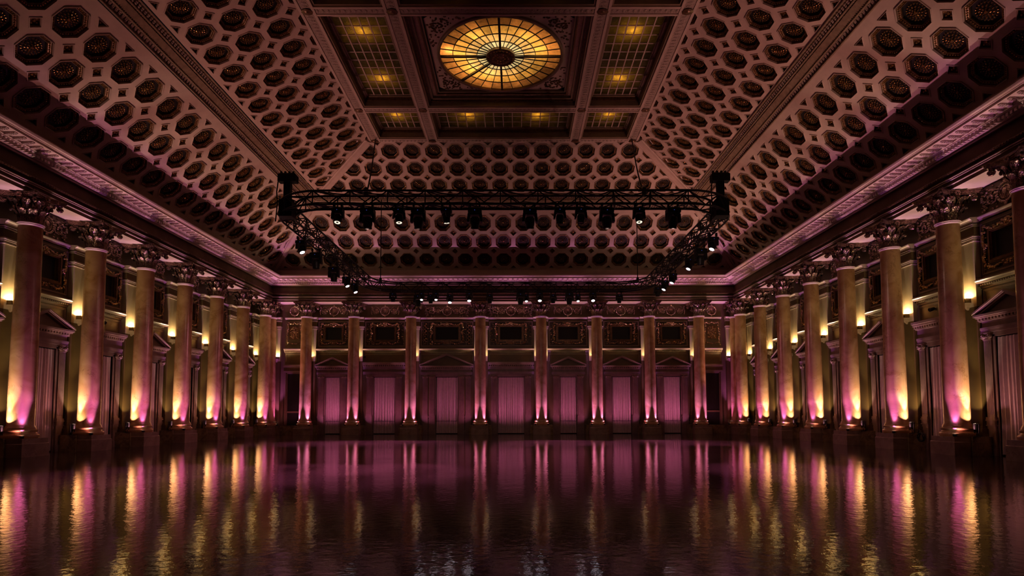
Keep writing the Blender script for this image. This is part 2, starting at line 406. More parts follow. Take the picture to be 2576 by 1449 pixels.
def cove(name, M, u0, u1, us, rows, P, Q, strip0, strip1, label, meshes, keep, vtop=None):
    """lattice of octagonal coffers in a plane. us: list of column centres (u), rows: list of row centres (v)"""
    mb = MB()
    def ringcell(cx, cy):
        o = octo(.40, P, Q, 0)
        c = CUT; sq = [(.5, -(.5 - c)), (.5, .5 - c), (.5 - c, .5), (-(.5 - c), .5), (-.5, .5 - c), (-.5, -(.5 - c)), (-(.5 - c), -.5), (.5 - c, -.5)]
        vs = [(cx + x, cy + y, 0) for x, y, _ in o] + [(cx + x * P, cy + y * Q, 0) for x, y in sq]
        mb.add(vs, [(k, (k + 1) % 8, 8 + (k + 1) % 8, 8 + k) for k in range(8)])
    for v in rows:
        for u in us: ringcell(u, v)
    vb = rows[0] - Q / 2; vt = rows[-1] + Q / 2
    mb.add([(u0, vb - strip0, 0), (u1, vb - strip0, 0), (u1, vb, 0), (u0, vb, 0)], [(0, 1, 2, 3)])
    mb.add([(u0, vt, 0), (u1, vt, 0), (u1, vt + strip1, 0), (u0, vt + strip1, 0)], [(0, 1, 2, 3)])
    lo, hi = us[0] - P / 2, us[-1] + P / 2
    if u0 < lo: mb.add([(u0, vb, 0), (lo, vb, 0), (lo, vt, 0), (u0, vt, 0)], [(0, 1, 2, 3)])
    if u1 > hi: mb.add([(hi, vb, 0), (u1, vb, 0), (u1, vt, 0), (hi, vt, 0)], [(0, 1, 2, 3)])
    root = obj(name, mb.mesh(name, ['plaster']), M=M, kind='structure', label=label)
    cm, rm, sm, s_up, s_dn = meshes
    for v in rows:
        for u in us:
            if keep(u, v):
                c = obj('coffer', cm, root, (u, v, 0)); obj('rosette', rm, c)
    for i in range(len(rows) + 1):
        v = rows[0] + Q * (i - .5)
        for j in range(len(us) + 1):
            u = us[0] + P * (j - .5)
            me = s_up if i == 0 else s_dn if i == len(rows) else sm
            if keep(u, v): obj('small_coffer', me, root, (u, v, 0))
    return root

def plane_M(side, a, z, ang, xo, dback):
    ca, sa = math.cos(ang), math.sin(ang)
    if side == 'left': o = (xo - a, 0, z); u = (0, -1, 0); v = (ca, 0, sa); n = (-sa, 0, ca)
    elif side == 'right': o = (xo + a, 0, z); u = (0, 1, 0); v = (-ca, 0, sa); n = (sa, 0, ca)
    else: o = (xo, dback + a, z); u = (-1, 0, 0); v = (0, -ca, sa); n = (0, sa, ca)
    M = Matrix.Identity(4)
    for i in range(3): M[i][0] = u[i]; M[i][1] = v[i]; M[i][2] = n[i]; M[i][3] = o[i]
    return M
# lower tier: rows through (16.38, 12.71) and (14.03, 14.64)
PL, QL = 1.40, 1.52
AL = math.atan2(14.64 - 12.71, 16.38 - 14.03); DL = 26.0
LR0 = 1.0
la, lz = 16.38 + LR0 * math.cos(AL), 12.71 - LR0 * math.sin(AL)
rowsL = [LR0 + QL * i for i in range(3)]
mL = (coffer_mesh(PL, QL, 'coffer_large'), rosette_mesh(PL, 'rosette_large'), small_mesh(PL, QL, 'small_coffer'), small_mesh(PL, QL, 'small_coffer_up', 1), small_mesh(PL, QL, 'small_coffer_down', -1))
def aL(v): return la - v * math.cos(AL)
YN = 13.0
for side, ph in (('left', 18.97), ('right', 17.262)):
    sg = -1 if side == 'left' else 1
    ys = [ph + PL * k for k in range(-4, 20) if YN + .7 < ph + PL * k < 43.2]
    us = sorted(sg * y for y in ys)
    u0, u1 = sorted((sg * Y0, sg * 43.8))
    cove('ceiling_%s_lower' % side, plane_M(side, la, lz, AL, 0, DL), u0, u1, us, rowsL, PL, QL, .32, .40,
         'lower tier of octagonal coffers on the %s side of the vault' % side, mL,
         lambda u, v: 14 < sg * u < DL + aL(v) + .5)
us = [-.042 + PL * k for k in range(-12, 13)]
us = sorted(-u for u in us)
cove('ceiling_back_lower', plane_M('back', la, lz, AL, 0, DL), -18.2, 18.2, us, rowsL, PL, QL, .32, .40,
     'lower tier of octagonal coffers above the far wall', mL, lambda u, v: abs(u) < aL(v) + .5)
# upper tier
PU, QU = 1.342, 1.41
UXO, DU = .127, 26.2
AU = math.atan2(17.61 - 16.48, 11.68 - 9.09)
UR0 = .85
ua, uz = 11.68 + UR0 * math.cos(AU), 16.48 - UR0 * math.sin(AU)
mU = (coffer_mesh(PU, QU, 'coffer_upper'), rosette_mesh(PU, 'rosette_upper'), small_mesh(PU, QU, 'small_coffer_u'), small_mesh(PU, QU, 'small_coffer_u_up', 1), small_mesh(PU, QU, 'small_coffer_u_down', -1))
def aU(v): return ua - v * math.cos(AU)
for side, ph in (('left', 21.009), ('right', 20.973)):
    sg = -1 if side == 'left' else 1
    ys = [ph + PU * k for k in range(-6, 16) if YN + .7 < ph + PU * k < 39.2]
    us = sorted(sg * y for y in ys); u0, u1 = sorted((sg * Y0, sg * 39.6))
    cove('ceiling_%s_upper' % side, plane_M(side, ua, uz, AU, UXO, DU), u0, u1, us, [UR0 + QU * i for i in range(4)], PU, QU, .14, .0,
         'upper tier of octagonal coffers on the %s side of the vault' % side, mU,
         lambda u, v: 15 < sg * u < DU + aU(v) + .5)
us = sorted(-(-.300 + PU * k) for k in range(-9, 10))
cove('ceiling_back_upper', plane_M('back', ua, uz, AU, UXO, DU), -13.2, 13.2, us, [UR0 + QU * i for i in range(3)], PU, QU, .14, .25,
     'upper tier of octagonal coffers on the far slope of the vault', mU, lambda u, v: abs(u) < aU(v) + .5)
# band moulding between the tiers
lt = rowsL[-1] + QL / 2 + .40
ba, bz = aL(lt), lz + lt * math.sin(AL)
ta, tz = ua + .0 * math.cos(AU), uz
mb = MB()
prof = []
N = 9
steps = [(0, 0), (.0, .08), (.04, .085), (.10, -.02), (.24, -.03), (.26, .06), (.30, .065), (.32, .02), (.34, .02), (.36, .05), (.62, .05), (.64, .0), (.66, .0), (.68, .06), (.72, .06), (.74, .0), (.94, -.03), (.96, .05), (1, .05), (1, 0)]
dx, dz = ta - ba, tz - bz
LB = math.hypot(dx, dz); nx, nz_ = (dz / LB, -dx / LB)     # points into the room? fixed below
if nz_ > 0: nx, nz_ = -nx, -nz_
for t, h in steps: prof.append((ba + dx * t + nx * h, bz + dz * t + nz_ * h))
DM = 26.1; BXO = .06
ring(mb, prof, Y0, DM, BXO)
band = obj('trim_4', mb.mesh('vault_band', ['band_plaster']), kind='structure', label='heavy moulded rib band between the two coffered tiers')
mb = MB()
def along(t, h, step, r, mi):
    a, z = ba + dx * t + nx * h, bz + dz * t + nz_ * h
    for s in (-1, 1):
        y = 16.
        while y < DM + a: mb.blob((BXO + s * a, y, z), (r[0], r[1], r[2]), mi); y += step
    x = -a
    while x < a: mb.blob((BXO + x, DM + a, z), (r[1], r[0], r[2]), mi); x += step
for k in range(3): along(.12 + .05 * k, .0, .17, (.05, .075, .05), 0)
along(.33, .05, .09, (.03, .03, .03), 1); along(.65, .02, .10, (.03, .035, .03), 1)
along(.80, .01, .17, (.05, .07, .05), 0); along(.87, .01, .17, (.05, .07, .05), 0)
obj('leaf_moulding', mb.mesh('leaf_moulding', ['relief_plaster', 'gilt_dark'], False), band, kind='stuff')
# hip ribs
def hip(name, p0, p1, w, label):
    d = (Vector(p1) - Vector(p0)); mb = MB()
    L = d.length
    mb.ext([(-w, 0), (-w, -.10), (-w * .75, -.13), (-w * .6, -.10), (-w * .4, -.16), (w * .4, -.16), (w * .6, -.10), (w * .75, -.13), (w, -.10), (w, 0), (0, .3)], 'x', 0, L)
    q = d.to_track_quat('X', 'Z').to_matrix().to_4x4()
    obj(name, mb.mesh('hip_rib', ['plaster']), M=Matrix.Translation(Vector(p0)) @ q, kind='structure', label=label)
for i, s in enumerate((-1, 1)):
    sd = ('left', 'right')[i]
    hip('trim_%d' % (5 + i), (UXO + s * ua, DU + ua, uz), (UXO + s * 8.15, DU + 8.35, uz + (ua - 8.25) * math.tan(AU)), .26, 'plaster hip rib of the upper tier at the far %s corner' % sd)
    hip('trim_%d' % (7 + i), (s * aL(.2), DL + aL(.2), lz + .2 * math.sin(AL)), (s * ba, DL + ba, bz), .24, 'plaster hip rib of the lower tier at the far %s corner' % sd)

# ------------------------------------------------------------------ flat ceiling with skylights
ZF = 17.95; FX = UXO; FY0, FY1 = 19.15, 34.86; BW = 8.08
ZG = 18.52
fl = empty('ceiling', (0, 0, 0), kind='structure', label='flat beamed ceiling with amber glass skylights')
def beam(x0, x1, y0, y1):
    mb = MB(); z = ZF
    mb.box(x0, x1, y0, y1, z, z + .75, 0)
    # raised fillets and a sunk ornamental strip
    if x1 - x0 > y1 - y0:
        e = (y1 - y0) * .16
        mb.box(x0, x1, y0 - .02, y0 + e, z - .05, z + .05, 0); mb.box(x0, x1, y1 - e, y1 + .02, z - .05, z + .05, 0)
        mb.box(x0, x1, y0 + e, y1 - e, z - .015, z + .02, 1)
        n = int((x1 - x0) / .22)
        for i in range(n): mb.blob((x0 + (i + .5) * (x1 - x0) / n, (y0 + y1) / 2, z - .02), (.07, (y1 - y0) * .24, .035), 1)
    else:
        e = (x1 - x0) * .16
        mb.box(x0 - .02, x0 + e, y0, y1, z - .05, z + .05, 0); mb.box(x1 - e, x1 + .02, y0, y1, z - .05, z + .05, 0)
        mb.box(x0 + e, x1 - e, y0, y1, z - .015, z + .02, 1)
        n = int((y1 - y0) / .22)
        for i in range(n): mb.blob(((x0 + x1) / 2, y0 + (i + .5) * (y1 - y0) / n, z - .02), ((x1 - x0) * .24, .07, .035), 1)
    return obj('beam', mb.mesh('beam', ['plaster', 'relief_plaster']), fl)
XB = [(-BW, -BW + .62), (-4.60, -4.0), (4.0, 4.60), (BW - .62, BW)]
YBm = [(FY0, FY0 + .55), (22.82, 23.32), (30.69, 31.17), (FY1 - .57, FY1)]
for x0, x1 in XB: beam(FX + x0, FX + x1, FY0, FY1)
for y0, y1 in YBm:
    for i in range(3): beam(FX + XB[i][1], FX + XB[i + 1][0], y0, y1)
mbk = MB()
mbk.lathe([(.20, 0), (.22, -.05), (.12, -.07), (.06, -.10)], 8)
kn = mbk.mesh('boss', ['gilt_dark'])
for x0, x1 in XB:
    for y0, y1 in YBm: obj('boss', kn, fl, (FX + (x0 + x1) / 2, (y0 + y1) / 2, ZF - .02), scale=(1.1, .9, 1))
# plain ceiling that continues over the camera
mb = MB(); mb.box(-8.5, 8.7, Y0, FY0, ZF, ZF + .1)
obj('ceiling_slab', mb.mesh('ceiling_slab', ['plaster']), fl)
mb = MB(); mb.box(FX - BW, FX + BW, FY0, FY1, ZG + 1.4, ZG + 1.5)
obj('attic_deck', mb.mesh('attic_deck', ['black_matte']), fl)
def pane_mesh(w, h, mat):
    mb = MB(); mb.box(-w / 2, w / 2, -h / 2, h / 2, 0, .012); return mb.mesh('pane', [mat])
WN = [0]
def wname():
    WN[0] += 1; return 'window_%d' % WN[0]
def grid_light(x0, x1, y0, y1, nx, ny, lamps, label):
    root = empty(wname(), (0, 0, 0), kind='structure', label=label)
    # recess frame: cornice steps round the opening
    mb = MB()
    for k, (ins, za, zb_, m) in enumerate(((0, ZF + .02, ZF + .40, 0), (.07, ZF + .30, ZG + .05, 1), (.16, ZG - .10, ZG + .05, 0))):
        i0 = ins; i1 = ins + .10
        mb.box(x0 + i0, x0 + i1, y0 + i0, y1 - i0, za, zb_, m); mb.box(x1 - i1, x1 - i0, y0 + i0, y1 - i0, za, zb_, m)
        mb.box(x0 + i1, x1 - i1, y0 + i0, y0 + i1, za, zb_, m); mb.box(x0 + i1, x1 - i1, y1 - i1, y1 - i0, za, zb_, m)
    obj('recess_frame', mb.mesh('recess_frame', ['trim_paint', 'gilt_dark']), root)
    X0, X1, Y0_, Y1 = x0 + .26, x1 - .26, y0 + .26, y1 - .26
    pw, ph = (X1 - X0) / nx, (Y1 - Y0_) / ny
    pm = pane_mesh(pw, ph, 'glass_olive')
    for i in range(nx):
        for j in range(ny): obj('pane', pm, root, (X0 + pw * (i + .5), Y0_ + ph * (j + .5), ZG + .01))
    mv = MB(); mv.box(-.028, .028, Y0_, Y1, ZG - .035, ZG + .005); mv = mv.mesh('glazing_bar', ['plaster'])
    mh = MB(); mh.box(X0, X1, -.026, .026, ZG - .03, ZG + .005); mh = mh.mesh('glazing_bar', ['plaster'])
    for i in range(nx + 1): obj('glazing_bar', mv, root, (X0 + pw * i, 0, 0))
    for j in range(ny + 1): obj('glazing_bar', mh, root, (0, Y0_ + ph * j, 0))
    mb = MB()      # dark lamp housing above
    mb.box(x0, x1, y0, y0 + .02, ZG + .06, ZG + 1.4); mb.box(x0, x1, y1 - .02, y1, ZG + .06, ZG + 1.4)
    mb.box(x0, x0 + .02, y0, y1, ZG + .06, ZG + 1.4); mb.box(x1 - .02, x1, y0, y1, ZG + .06, ZG + 1.4)
    obj('lamp_housing', mb.mesh('lamp_housing', ['black_matte']), root)
    for lx_, ly, p in lamps: point('skylight_lamp', root, (lx_, ly, ZG + .30), P_PANEL * p, (1, .66, .22), .08)
    return root
gx = [(FX + XB[i][1], FX + XB[i + 1][0]) for i in range(3)]
gy = [(YBm[i][1], YBm[i + 1][0]) for i in range(3)]
def mid(t): return (t[0] + t[1]) / 2
for i in (0, 2):
    sd = 'left' if i == 0 else 'right'
    cx = mid(gx[i])
    grid_light(*gx[i], *gy[1], 6, 11, [(cx - .05, 25.2, 1.1), (cx - .05, 28.9, 1)], 'long leaded skylight with two lamp glows to the %s of the oculus' % sd)
    grid_light(*gx[i], *gy[2], 6, 4, [(cx, 32.6, .9)], 'small leaded skylight in the far %s corner' % sd)
    grid_light(*gx[i], *gy[0], 6, 4, [(cx, 21.3, .9)], 'small leaded skylight in the near %s corner' % sd)
grid_light(*gx[1], *gy[2], 14, 4, [(FX - 2.0, 32.6, 1), (FX + 2.0, 32.6, 1)], 'wide leaded skylight with two lamp glows beyond the oculus')
grid_light(*gx[1], *gy[0], 14, 4, [(FX - 2.0, 21.3, 1), (FX + 2.0, 21.3, 1)], 'wide leaded skylight nearer than the oculus')
# oculus
OX, OY, OR = FX + .02, 27.05, 2.90
oc = empty(wname(), (OX, OY, 0), kind='structure', label='round amber stained glass oculus with dark hub and radiating bars')
x0, x1 = gx[1][0] - OX, gx[1][1] - OX; y0, y1 = gy[1][0] - OY, gy[1][1] - OY
mb = MB()
for (i0, i1, za, zb_, m) in ((0, .10, ZF + .02, ZF + .40, 0), (.10, .22, ZF + .22, ZG, 2), (.22, .34, ZF + .30, ZG, 0), (.34, .56, ZF + .42, ZG + .05, 1), (.56, .62, ZF + .38, ZG + .05, 2), (.62, .72, ZF + .45, ZG + .05, 0)):
    mb.box(x0 + i0, x0 + i1, y0 + i0, y1 - i0, za, zb_, m); mb.box(x1 - i1, x1 - i0, y0 + i0, y1 - i0, za, zb_, m)
    mb.box(x0 + i1, x1 - i1, y0 + i0, y0 + i1, za, zb_, m); mb.box(x0 + i1, x1 - i1, y1 - i1, y1 - i0, za, zb_, m)
obj('recess_frame', mb.mesh('oculus_frame', ['trim_paint', 'relief_bronze', 'gilt_dark']), oc)
# spandrels: square plate with round hole
mb = MB(); S = 64; hx, hy = x1 - .72, y1 - .72; vs = []; fs = []
for k in range(S):
    a = 2 * PI * k / S; c, s = math.cos(a), math.sin(a)
    t = min(hx / max(abs(c), 1e-6), hy / max(abs(s), 1e-6))
    vs += [(OR * c, OR * s, ZG), (t * c, t * s, ZG)]
for k in range(S):
    a, b = 2 * k, 2 * ((k + 1) % S); fs.append((a, b, b + 1, a + 1))
mb.add(vs, fs)
obj('spandrel_plate', mb.mesh('spandrel_plate', ['plaster']), oc)
mb = MB()
for sx in (-1, 1):
    for sy in (-1, 1):
        cx, cy = sx * (hx - .62), sy * (hy - .62)
        for q in range(3):
            for k in range(12):
                a = k * .55 + q * 2.1; r = .04 + .032 * k
                mb.blob((cx + r * math.cos(a) * sx + .18 * (q - 1) * sx, cy + r * math.sin(a) * sy - .18 * (q - 1) * sy, ZG - .02), (.055, .04, .04))
        for q in range(150):
            a = math.atan2(sy, sx) + random.uniform(-.62, .62); R_ = OR + random.uniform(.2, 1.6)
            x, y = R_ * math.cos(a), R_ * math.sin(a)
            if abs(x) < hx - .08 and abs(y) < hy - .08: mb.blob((x, y, ZG - .01), (random.uniform(.03, .08), random.uniform(.03, .07), .04))
obj('spandrel_scrollwork', mb.mesh('spandrel_scrollwork', ['gilt_dark'], True), oc)
mb = MB(); mb.lathe([(OR + .10, ZG), (OR + .10, ZG - .10), (OR + .04, ZG - .13), (OR - .04, ZG - .09), (OR - .04, ZG + .02)], 64, 0, None, False)
obj('oculus_rim', mb.mesh('oculus_rim', ['trim_paint'], True), oc)
NS = 32; RB = [.66, 1.12, 1.66, 2.26, OR]
gm = ['glass_pale', 'glass_honey', 'glass_amber', 'glass_orange']
for r in range(4):
    mb = MB(); da = PI / NS
    n = 3; vs = []
    for z in (ZG + .02, ZG + .032):
        for k in range(n + 1):
            a = -da + 2 * da * k / n
            vs += [(RB[r] * math.cos(a), RB[r] * math.sin(a), z), (RB[r + 1] * math.cos(a), RB[r + 1] * math.sin(a), z)]
    fs = []
    for k in range(n):
        fs.append((2 * k, 2 * k + 2, 2 * k + 3, 2 * k + 1)); o8 = 2 * (n + 1); fs.append((o8 + 2 * k, o8 + 2 * k + 1, o8 + 2 * k + 3, o8 + 2 * k + 2))
    mb.add(vs, fs); pm = mb.mesh('pane', [gm[r]])
    for k in range(NS): obj('pane', pm, oc, (0, 0, 0), (0, 0, 2 * PI * (k + .5) / NS))
mb = MB(); mb.box(RB[0], OR, -.014, .014, ZG - .02, ZG + .02); bm_ = mb.mesh('glazing_bar', ['black_metal'])
for k in range(NS):
    if k % 8: obj('glazing_bar', bm_, oc, (0, 0, 0), (0, 0, 2 * PI * k / NS))
mb = MB(); mb.box(RB[0], OR, -.05, .05, ZG - .07, ZG + .02); bm2 = mb.mesh('main_bar', ['black_metal'])
for k in range(4): obj('main_bar', bm2, oc, (0, 0, 0), (0, 0, PI / 2 * k))
obj('main_bar', bm2, oc, (0, 0, 0), (0, 0, 2 * PI * 12 / 32))
for r in (1, 2, 3):
    mb = MB(); mb.lathe([(RB[r] - .014, ZG + .02), (RB[r] - .014, ZG - .02), (RB[r] + .014, ZG - .02), (RB[r] + .014, ZG + .02)], 64, 0, None, False)
    obj('glazing_ring', mb.mesh('glazing_ring', ['black_metal']), oc)
mb = MB(); mb.lathe([(.70, ZG + .02), (.70, ZG - .10), (.64, ZG - .14), (.56, ZG - .10), (.52, ZG - .10), (.46, ZG - .16), (.2, ZG - .12), (.02, ZG - .2)], 32)
for n, r in ((24, .60), (16, .36), (8, .2)):
    for k in range(n): mb.blob((r * math.cos(2 * PI * k / n), r * math.sin(2 * PI * k / n), ZG - .14), (.05, .05, .04), 1)
obj('hub', mb.mesh('hub', ['gilt_dark', 'gilt'], True), oc)
mb = MB(); mb.lathe([(OR + .14, ZG + .004), (OR + .14, ZG + 1.4)], 48, 0, None, False)
obj('lamp_housing', mb.mesh('lamp_housing', ['black_matte']), oc)
for ang, r, p, zz in ((145, 1.75, 4.6, .42), (110, 1.6, 2.6, .45), (70, 1.8, .4, .5), (-15, 1.9, 3.4, .45), (-50, 1.8, .9, .5), (-90, 1.0, 1.0, .5), (-125, 1.8, .7, .5), (-170, 2.45, 1.0, .3), (-20, .8, 1.0, .5), (180, 1.6, .6, .5)):
    a = math.radians(ang - 0)
    point('oculus_lamp', oc, (r * math.cos(a), r * math.sin(a), ZG + zz), P_OCULUS * p * .5, (1, .70, .34), .12)

# ------------------------------------------------------------------ columns
RBOT, RTOP = .415, .372
def shaft_mesh():
    mb = MB(); prof = [(RBOT + .05, 1.04), (RBOT + .03, 1.09), (RBOT, 1.13)]
    for i in range(1, 9):
        t = i / 8; prof.append((RBOT + (RTOP - RBOT) * t ** 1.6, 1.13 + (8.52 - 1.13) * t))
    mb.lathe(prof, 40); return mb.mesh('shaft', ['siena'], True)
def astragal_mesh():
    mb = MB(); prof = [(RTOP, 8.50), (RTOP + .015, 8.53), (RTOP + .035, 8.545), (RTOP + .035, 8.56), (RTOP + .02, 8.565)]
    for k in range(7): a = -PI / 2 + PI * k / 6; prof.append((RTOP + .02 + .035 * math.cos(a), 8.60 + .03 * math.sin(a)))
    prof += [(RTOP, 8.635)]
    mb.lathe(prof, 40); return mb.mesh('astragal', ['plaster'], True)
def base_mesh():
    mb = MB(); prof = [(.40, .66), (.545, .66), (.565, .70), (.57, .74), (.56, .79), (.53, .815), (.505, .82), (.50, .85), (.475, .875), (.475, .90), (.50, .915), (.515, .94), (.51, .97), (.49, .985), (.475, .99), (.47, 1.02), (.455, 1.045), (.40, 1.05)]
    mb.lathe(prof, 40); return mb.mesh('base', ['siena'], True)
mb = MB(); mb.box(-.62, .62, -.60, .60, 0, .46); mb.frustum(-.62, .62, -.60, .60, .46, -.59, .59, -.57, .57, .485)
plinth_me = mb.mesh('plinth', ['plinth_stone'])
mb = MB(); mb.box(-.59, .59, -.57, .57, .485, .66)
slab_me = mb.mesh('plinth_slab', ['plinth_stone'])
shaft_me, astr_me, base_me = shaft_mesh(), astragal_mesh(), base_mesh()
mb = MB(); mb.lathe([(.35, 8.635), (.35, 8.9), (.37, 9.2), (.43, 9.4), (.50, 9.50), (.50, 9.52)], 24)
bell_me = mb.mesh('bell', ['bronze'], True)
# abacus: concave sides, cut corners
mb = MB(); n = 8; pts = []
H, Cc = .60, .80
cs = [(Cc - .06, -Cc), (Cc, -(Cc - .06))]
def side_pts():
    out = []
    for i in range(n + 1):
        t = -1 + 2 * i / n; y = t * (Cc - .06); x = Cc - .26 * (1 - t * t); out.append((x, y))
    return out
for k in range(4):
    a = PI / 2 * k
    for x, y in side_pts(): pts.append((x * math.cos(a) - y * math.sin(a), x * math.sin(a) + y * math.cos(a)))
def slab(z0, z1, s0, s1):
    m_ = len(pts); vs = [(x * s0, y * s0, z0) for x, y in pts] + [(x * s1, y * s1, z1) for x, y in pts]
    mb.add(vs, [(i, (i + 1) % m_, m_ + (i + 1) % m_, m_ + i) for i in range(m_)] + [tuple(range(m_))[::-1], tuple(range(m_, 2 * m_))])
slab(9.52, 9.58, .90, .93); slab(9.58, 9.64, .95, .95); slab(9.64, 9.70, 1, 1)
abacus_me = mb.mesh('abacus', ['bronze'])
def leaf_mesh(h, w, out, name):
    mb = MB()
    prof = [(0, 0, .85), (.015, .18, 1.0), (.03, .36, 1.08), (.05, .54, 1.02), (.10, .72, 1.12), (.17, .88, .95), (.24, .96, .8), (.29, .97, .62), (.32, .90, .40), (.30, .82, .15)]
    vs = []; fs = []
    for i, (o, z, ww) in enumerate(prof):
        lob = 1 + .14 * (1 if i % 2 else -1)
        o2 = o * out / .32
        for j, t in enumerate((-1, -.5, 0, .5, 1)):
            bulge = (.045, .012, .05, .012, .045)[j] if False else (-.02, .02, .005, .02, -.02)[j]
            vs.append((t * w * ww * (lob if abs(t) == 1 else 1), o2 + bulge, z * h))
    nn = len(prof)
    for i in range(nn - 1):
        for j in range(4): a = i * 5 + j; fs.append((a, a + 1, a + 6, a + 5))
    mb.add(vs, fs)
    off = len(vs); vs2 = [(x, y - .03, z) for x, y, z in vs]
    mb.add(vs2, [f[::-1] for f in fs])
    return mb.mesh(name, ['bronze'], True)
leafA = leaf_mesh(.46, .135, .27, 'leaf_lower'); leafB = leaf_mesh(.78, .15, .36, 'leaf_upper')
# volute: spiral ribbon
mb = MB(); pts_v = []
for k in range(26):
    a = k * .42; r = .145 * math.exp(-.085 * k)
    pts_v.append((0, .0 + r * math.cos(a + 1.2), r * math.sin(a + 1.2)))
mb.path([(0, -.40, -.34), (0, -.36, -.16), (0, -.28, .02), (0, -.16, .12)] + pts_v, .05, 5)
mb.blob((0, 0, 0), (.07, .05, .05))
volute_me = mb.mesh('volute', ['bronze'], True)
mb = MB()
for k in range(6):
    a = PI / 3 * k; mb.blob((.055 * math.cos(a), 0, .055 * math.sin(a)), (.045, .03, .045))
mb.blob((0, .03, 0), (.035, .035, .035)); fleuron_me = mb.mesh('fleuron', ['bronze'], True)
def make_column(loc, rz, label, group):
    t = thing('corinthian_column', label, 'column', loc, rz, group)
    obj('plinth', plinth_me, t); obj('plinth_slab', slab_me, t); obj('base', base_me, t); obj('shaft', shaft_me, t); obj('astragal', astr_me, t)
    c = obj('capital', bell_me, t)
    for k in range(8):
        a = PI / 4 * k; obj('leaf', leafA, c, (.35 * math.sin(-a), .35 * math.cos(a), 8.64), (0, 0, a))
        a += PI / 8; obj('leaf', leafB, c, (.345 * math.sin(-a), .345 * math.cos(a), 8.66), (0, 0, a))
    for k in range(4):
        a = PI / 4 + PI / 2 * k; r = .86
        obj('volute', volute_me, c, (r * math.sin(-a), r * math.cos(a), 9.38), (0, 0, a))
        a2 = PI / 2 * k
        for s in (-1, 1):
            a3 = a2 + s * .22; obj('volute', volute_me, c, (.50 * math.sin(-a3), .50 * math.cos(a3), 9.38), (0, 0, a3 + s * 1.35), (.62, .62, .75))
        obj('fleuron', fleuron_me, c, (.60 * math.sin(-a2), .60 * math.cos(a2), 9.56), (0, 0, a2), (1.3, 1, 1.2))
    obj('abacus', abacus_me, c)
    return t
# fixtures
mb = MB(); mb.lathe([(.02, .26), (.085, .26), (.10, .30), (.10, .46), (.09, .47), (.09, .38), (.02, .37)], 16)
can_me = mb.mesh('can', ['black_metal'], True)
mb = MB(); mb.lathe([(.01, .375), (.085, .376)], 16); canlens_me = mb.mesh('lens', ['lit_lens'])
mb = MB(); mb.box(-.125, -.11, -.02, .02, .14, .44); mb.box(.11, .125, -.02, .02, .14, .44); mb.box(-.125, .125, -.02, .02, .13, .15); mb.tube((0, 0, 0), (0, 0, .14), .015)
yoke_me = mb.mesh('yoke', ['black_metal'])
mb = MB(); mb.lathe([(.11, 0), (.11, .012), (.03, .03)], 16)
basep_me = mb.mesh('base_plate', ['black_metal'])
def make_can(M, label, group):
    t = thing('can_uplight', label, 'uplight', M=M, group=group)
    obj('can', can_me, t); obj('lens', canlens_me, t); obj('yoke', yoke_me, t); obj('base_plate', basep_me, t)
    return t
mb = MB(); mb.lathe([(.05, 0), (.065, .02), (.065, .085), (.055, .09), (.055, .07), (.01, .068)], 14)
led_me = mb.mesh('housing', ['black_metal'], True)
mb = MB(); mb.lathe([(.01, .069), (.053, .07)], 14); ledlens_me = mb.mesh('lens', ['lit_lens'])
def make_led(M, label, group):
    t = thing('led_uplight', label, 'uplight', M=M, group=group)
    obj('housing', led_me, t); obj('lens', ledlens_me, t)
    return t

CN = {'left': 0, 'right': 0}
for side in ('left', 'right'):
    W = WALLM[side]; nr = -1 if side == 'left' else 1      # local x direction towards the camera
    sx = -1 if side == 'left' else 1
    for k, y in enumerate(COL_Y + [CORNER_Y]):
        x = LX if side == 'left' else RX
        if side == 'left' and k == 0: continue
        ko = k - (side == 'left')
        if k == len(COL_Y): which = 'far %s corner column, half hidden by its twin' % side
        elif k == len(COL_Y) - 1: which = 'column just before the far %s corner column' % side
        else: which = '%s column from the camera, %s wall' % (ORD[ko], side)
        make_column((x, y, 0), PI / 2, 'marble Corinthian ' + which, 'columns along the %s wall' % side)
        L = lx(side, y)
        near = .50 if k < len(COL_Y) else .0
        M = W @ Matrix.Translation((L + nr * .70, .15, .66))
        if k < len(COL_Y):
            t = make_can(M, 'black can uplight beside the ' + which, 'can uplights by the %s columns' % side)
            spot('uplight', t, (0, 0, .40), (-nr * .66, -.15, 3.4), P_AMBER, AMBER, 34, .6, .04)
            spot('uplight_wide', t, (0, 0, .40), (-nr * .30, -.06, 1.0), P_AMBER_W, AMBER, 84, .25, .04)
            spot('soffit_beam', t, (0, 0, .44), (nr * 1.1, -.1, 8.6), P_SOFFIT, (1, .54, .72), 22, .7, .04)
            M2 = W @ Matrix.Translation((L + nr * .45, -.45, .66))
            t = make_led(M2, 'small round uplight on plinth of ' + which, 'LED uplights on the %s plinths' % side)
            spot('uplight', t, (0, 0, .10), (-nr * .45, .45, 3.0), P_MAG, MAGENTA, 34, .6, .03)
            spot('uplight_wide', t, (0, 0, .10), (-nr * .16, .16, 1.0), P_MAG_W, MAGENTA, 48, .8, .03)
            spot('ceiling_beam', t, (0, 0, .10), (0, -4.0, 13.0), P_BEAM, ROSE, 56, .9, .05)
            spot('door_flood', t, (0, 0, .10), (nr * 1.3, 1.5, 2.2), P_DOOR * .8, (1, .38, .44), 96, 1.0, .05)
        else:
            M2 = W @ Matrix.Translation((L + nr * .0, -.62, .66))
            t = make_led(M2, 'small round uplight on the far %s corner column plinth' % side, 'LED uplights on the %s plinths' % side)
            spot('uplight', t, (0, 0, .10), (0, .16, 2.5), P_MAG * 1.4, MAGENTA, 40, .5, .03)
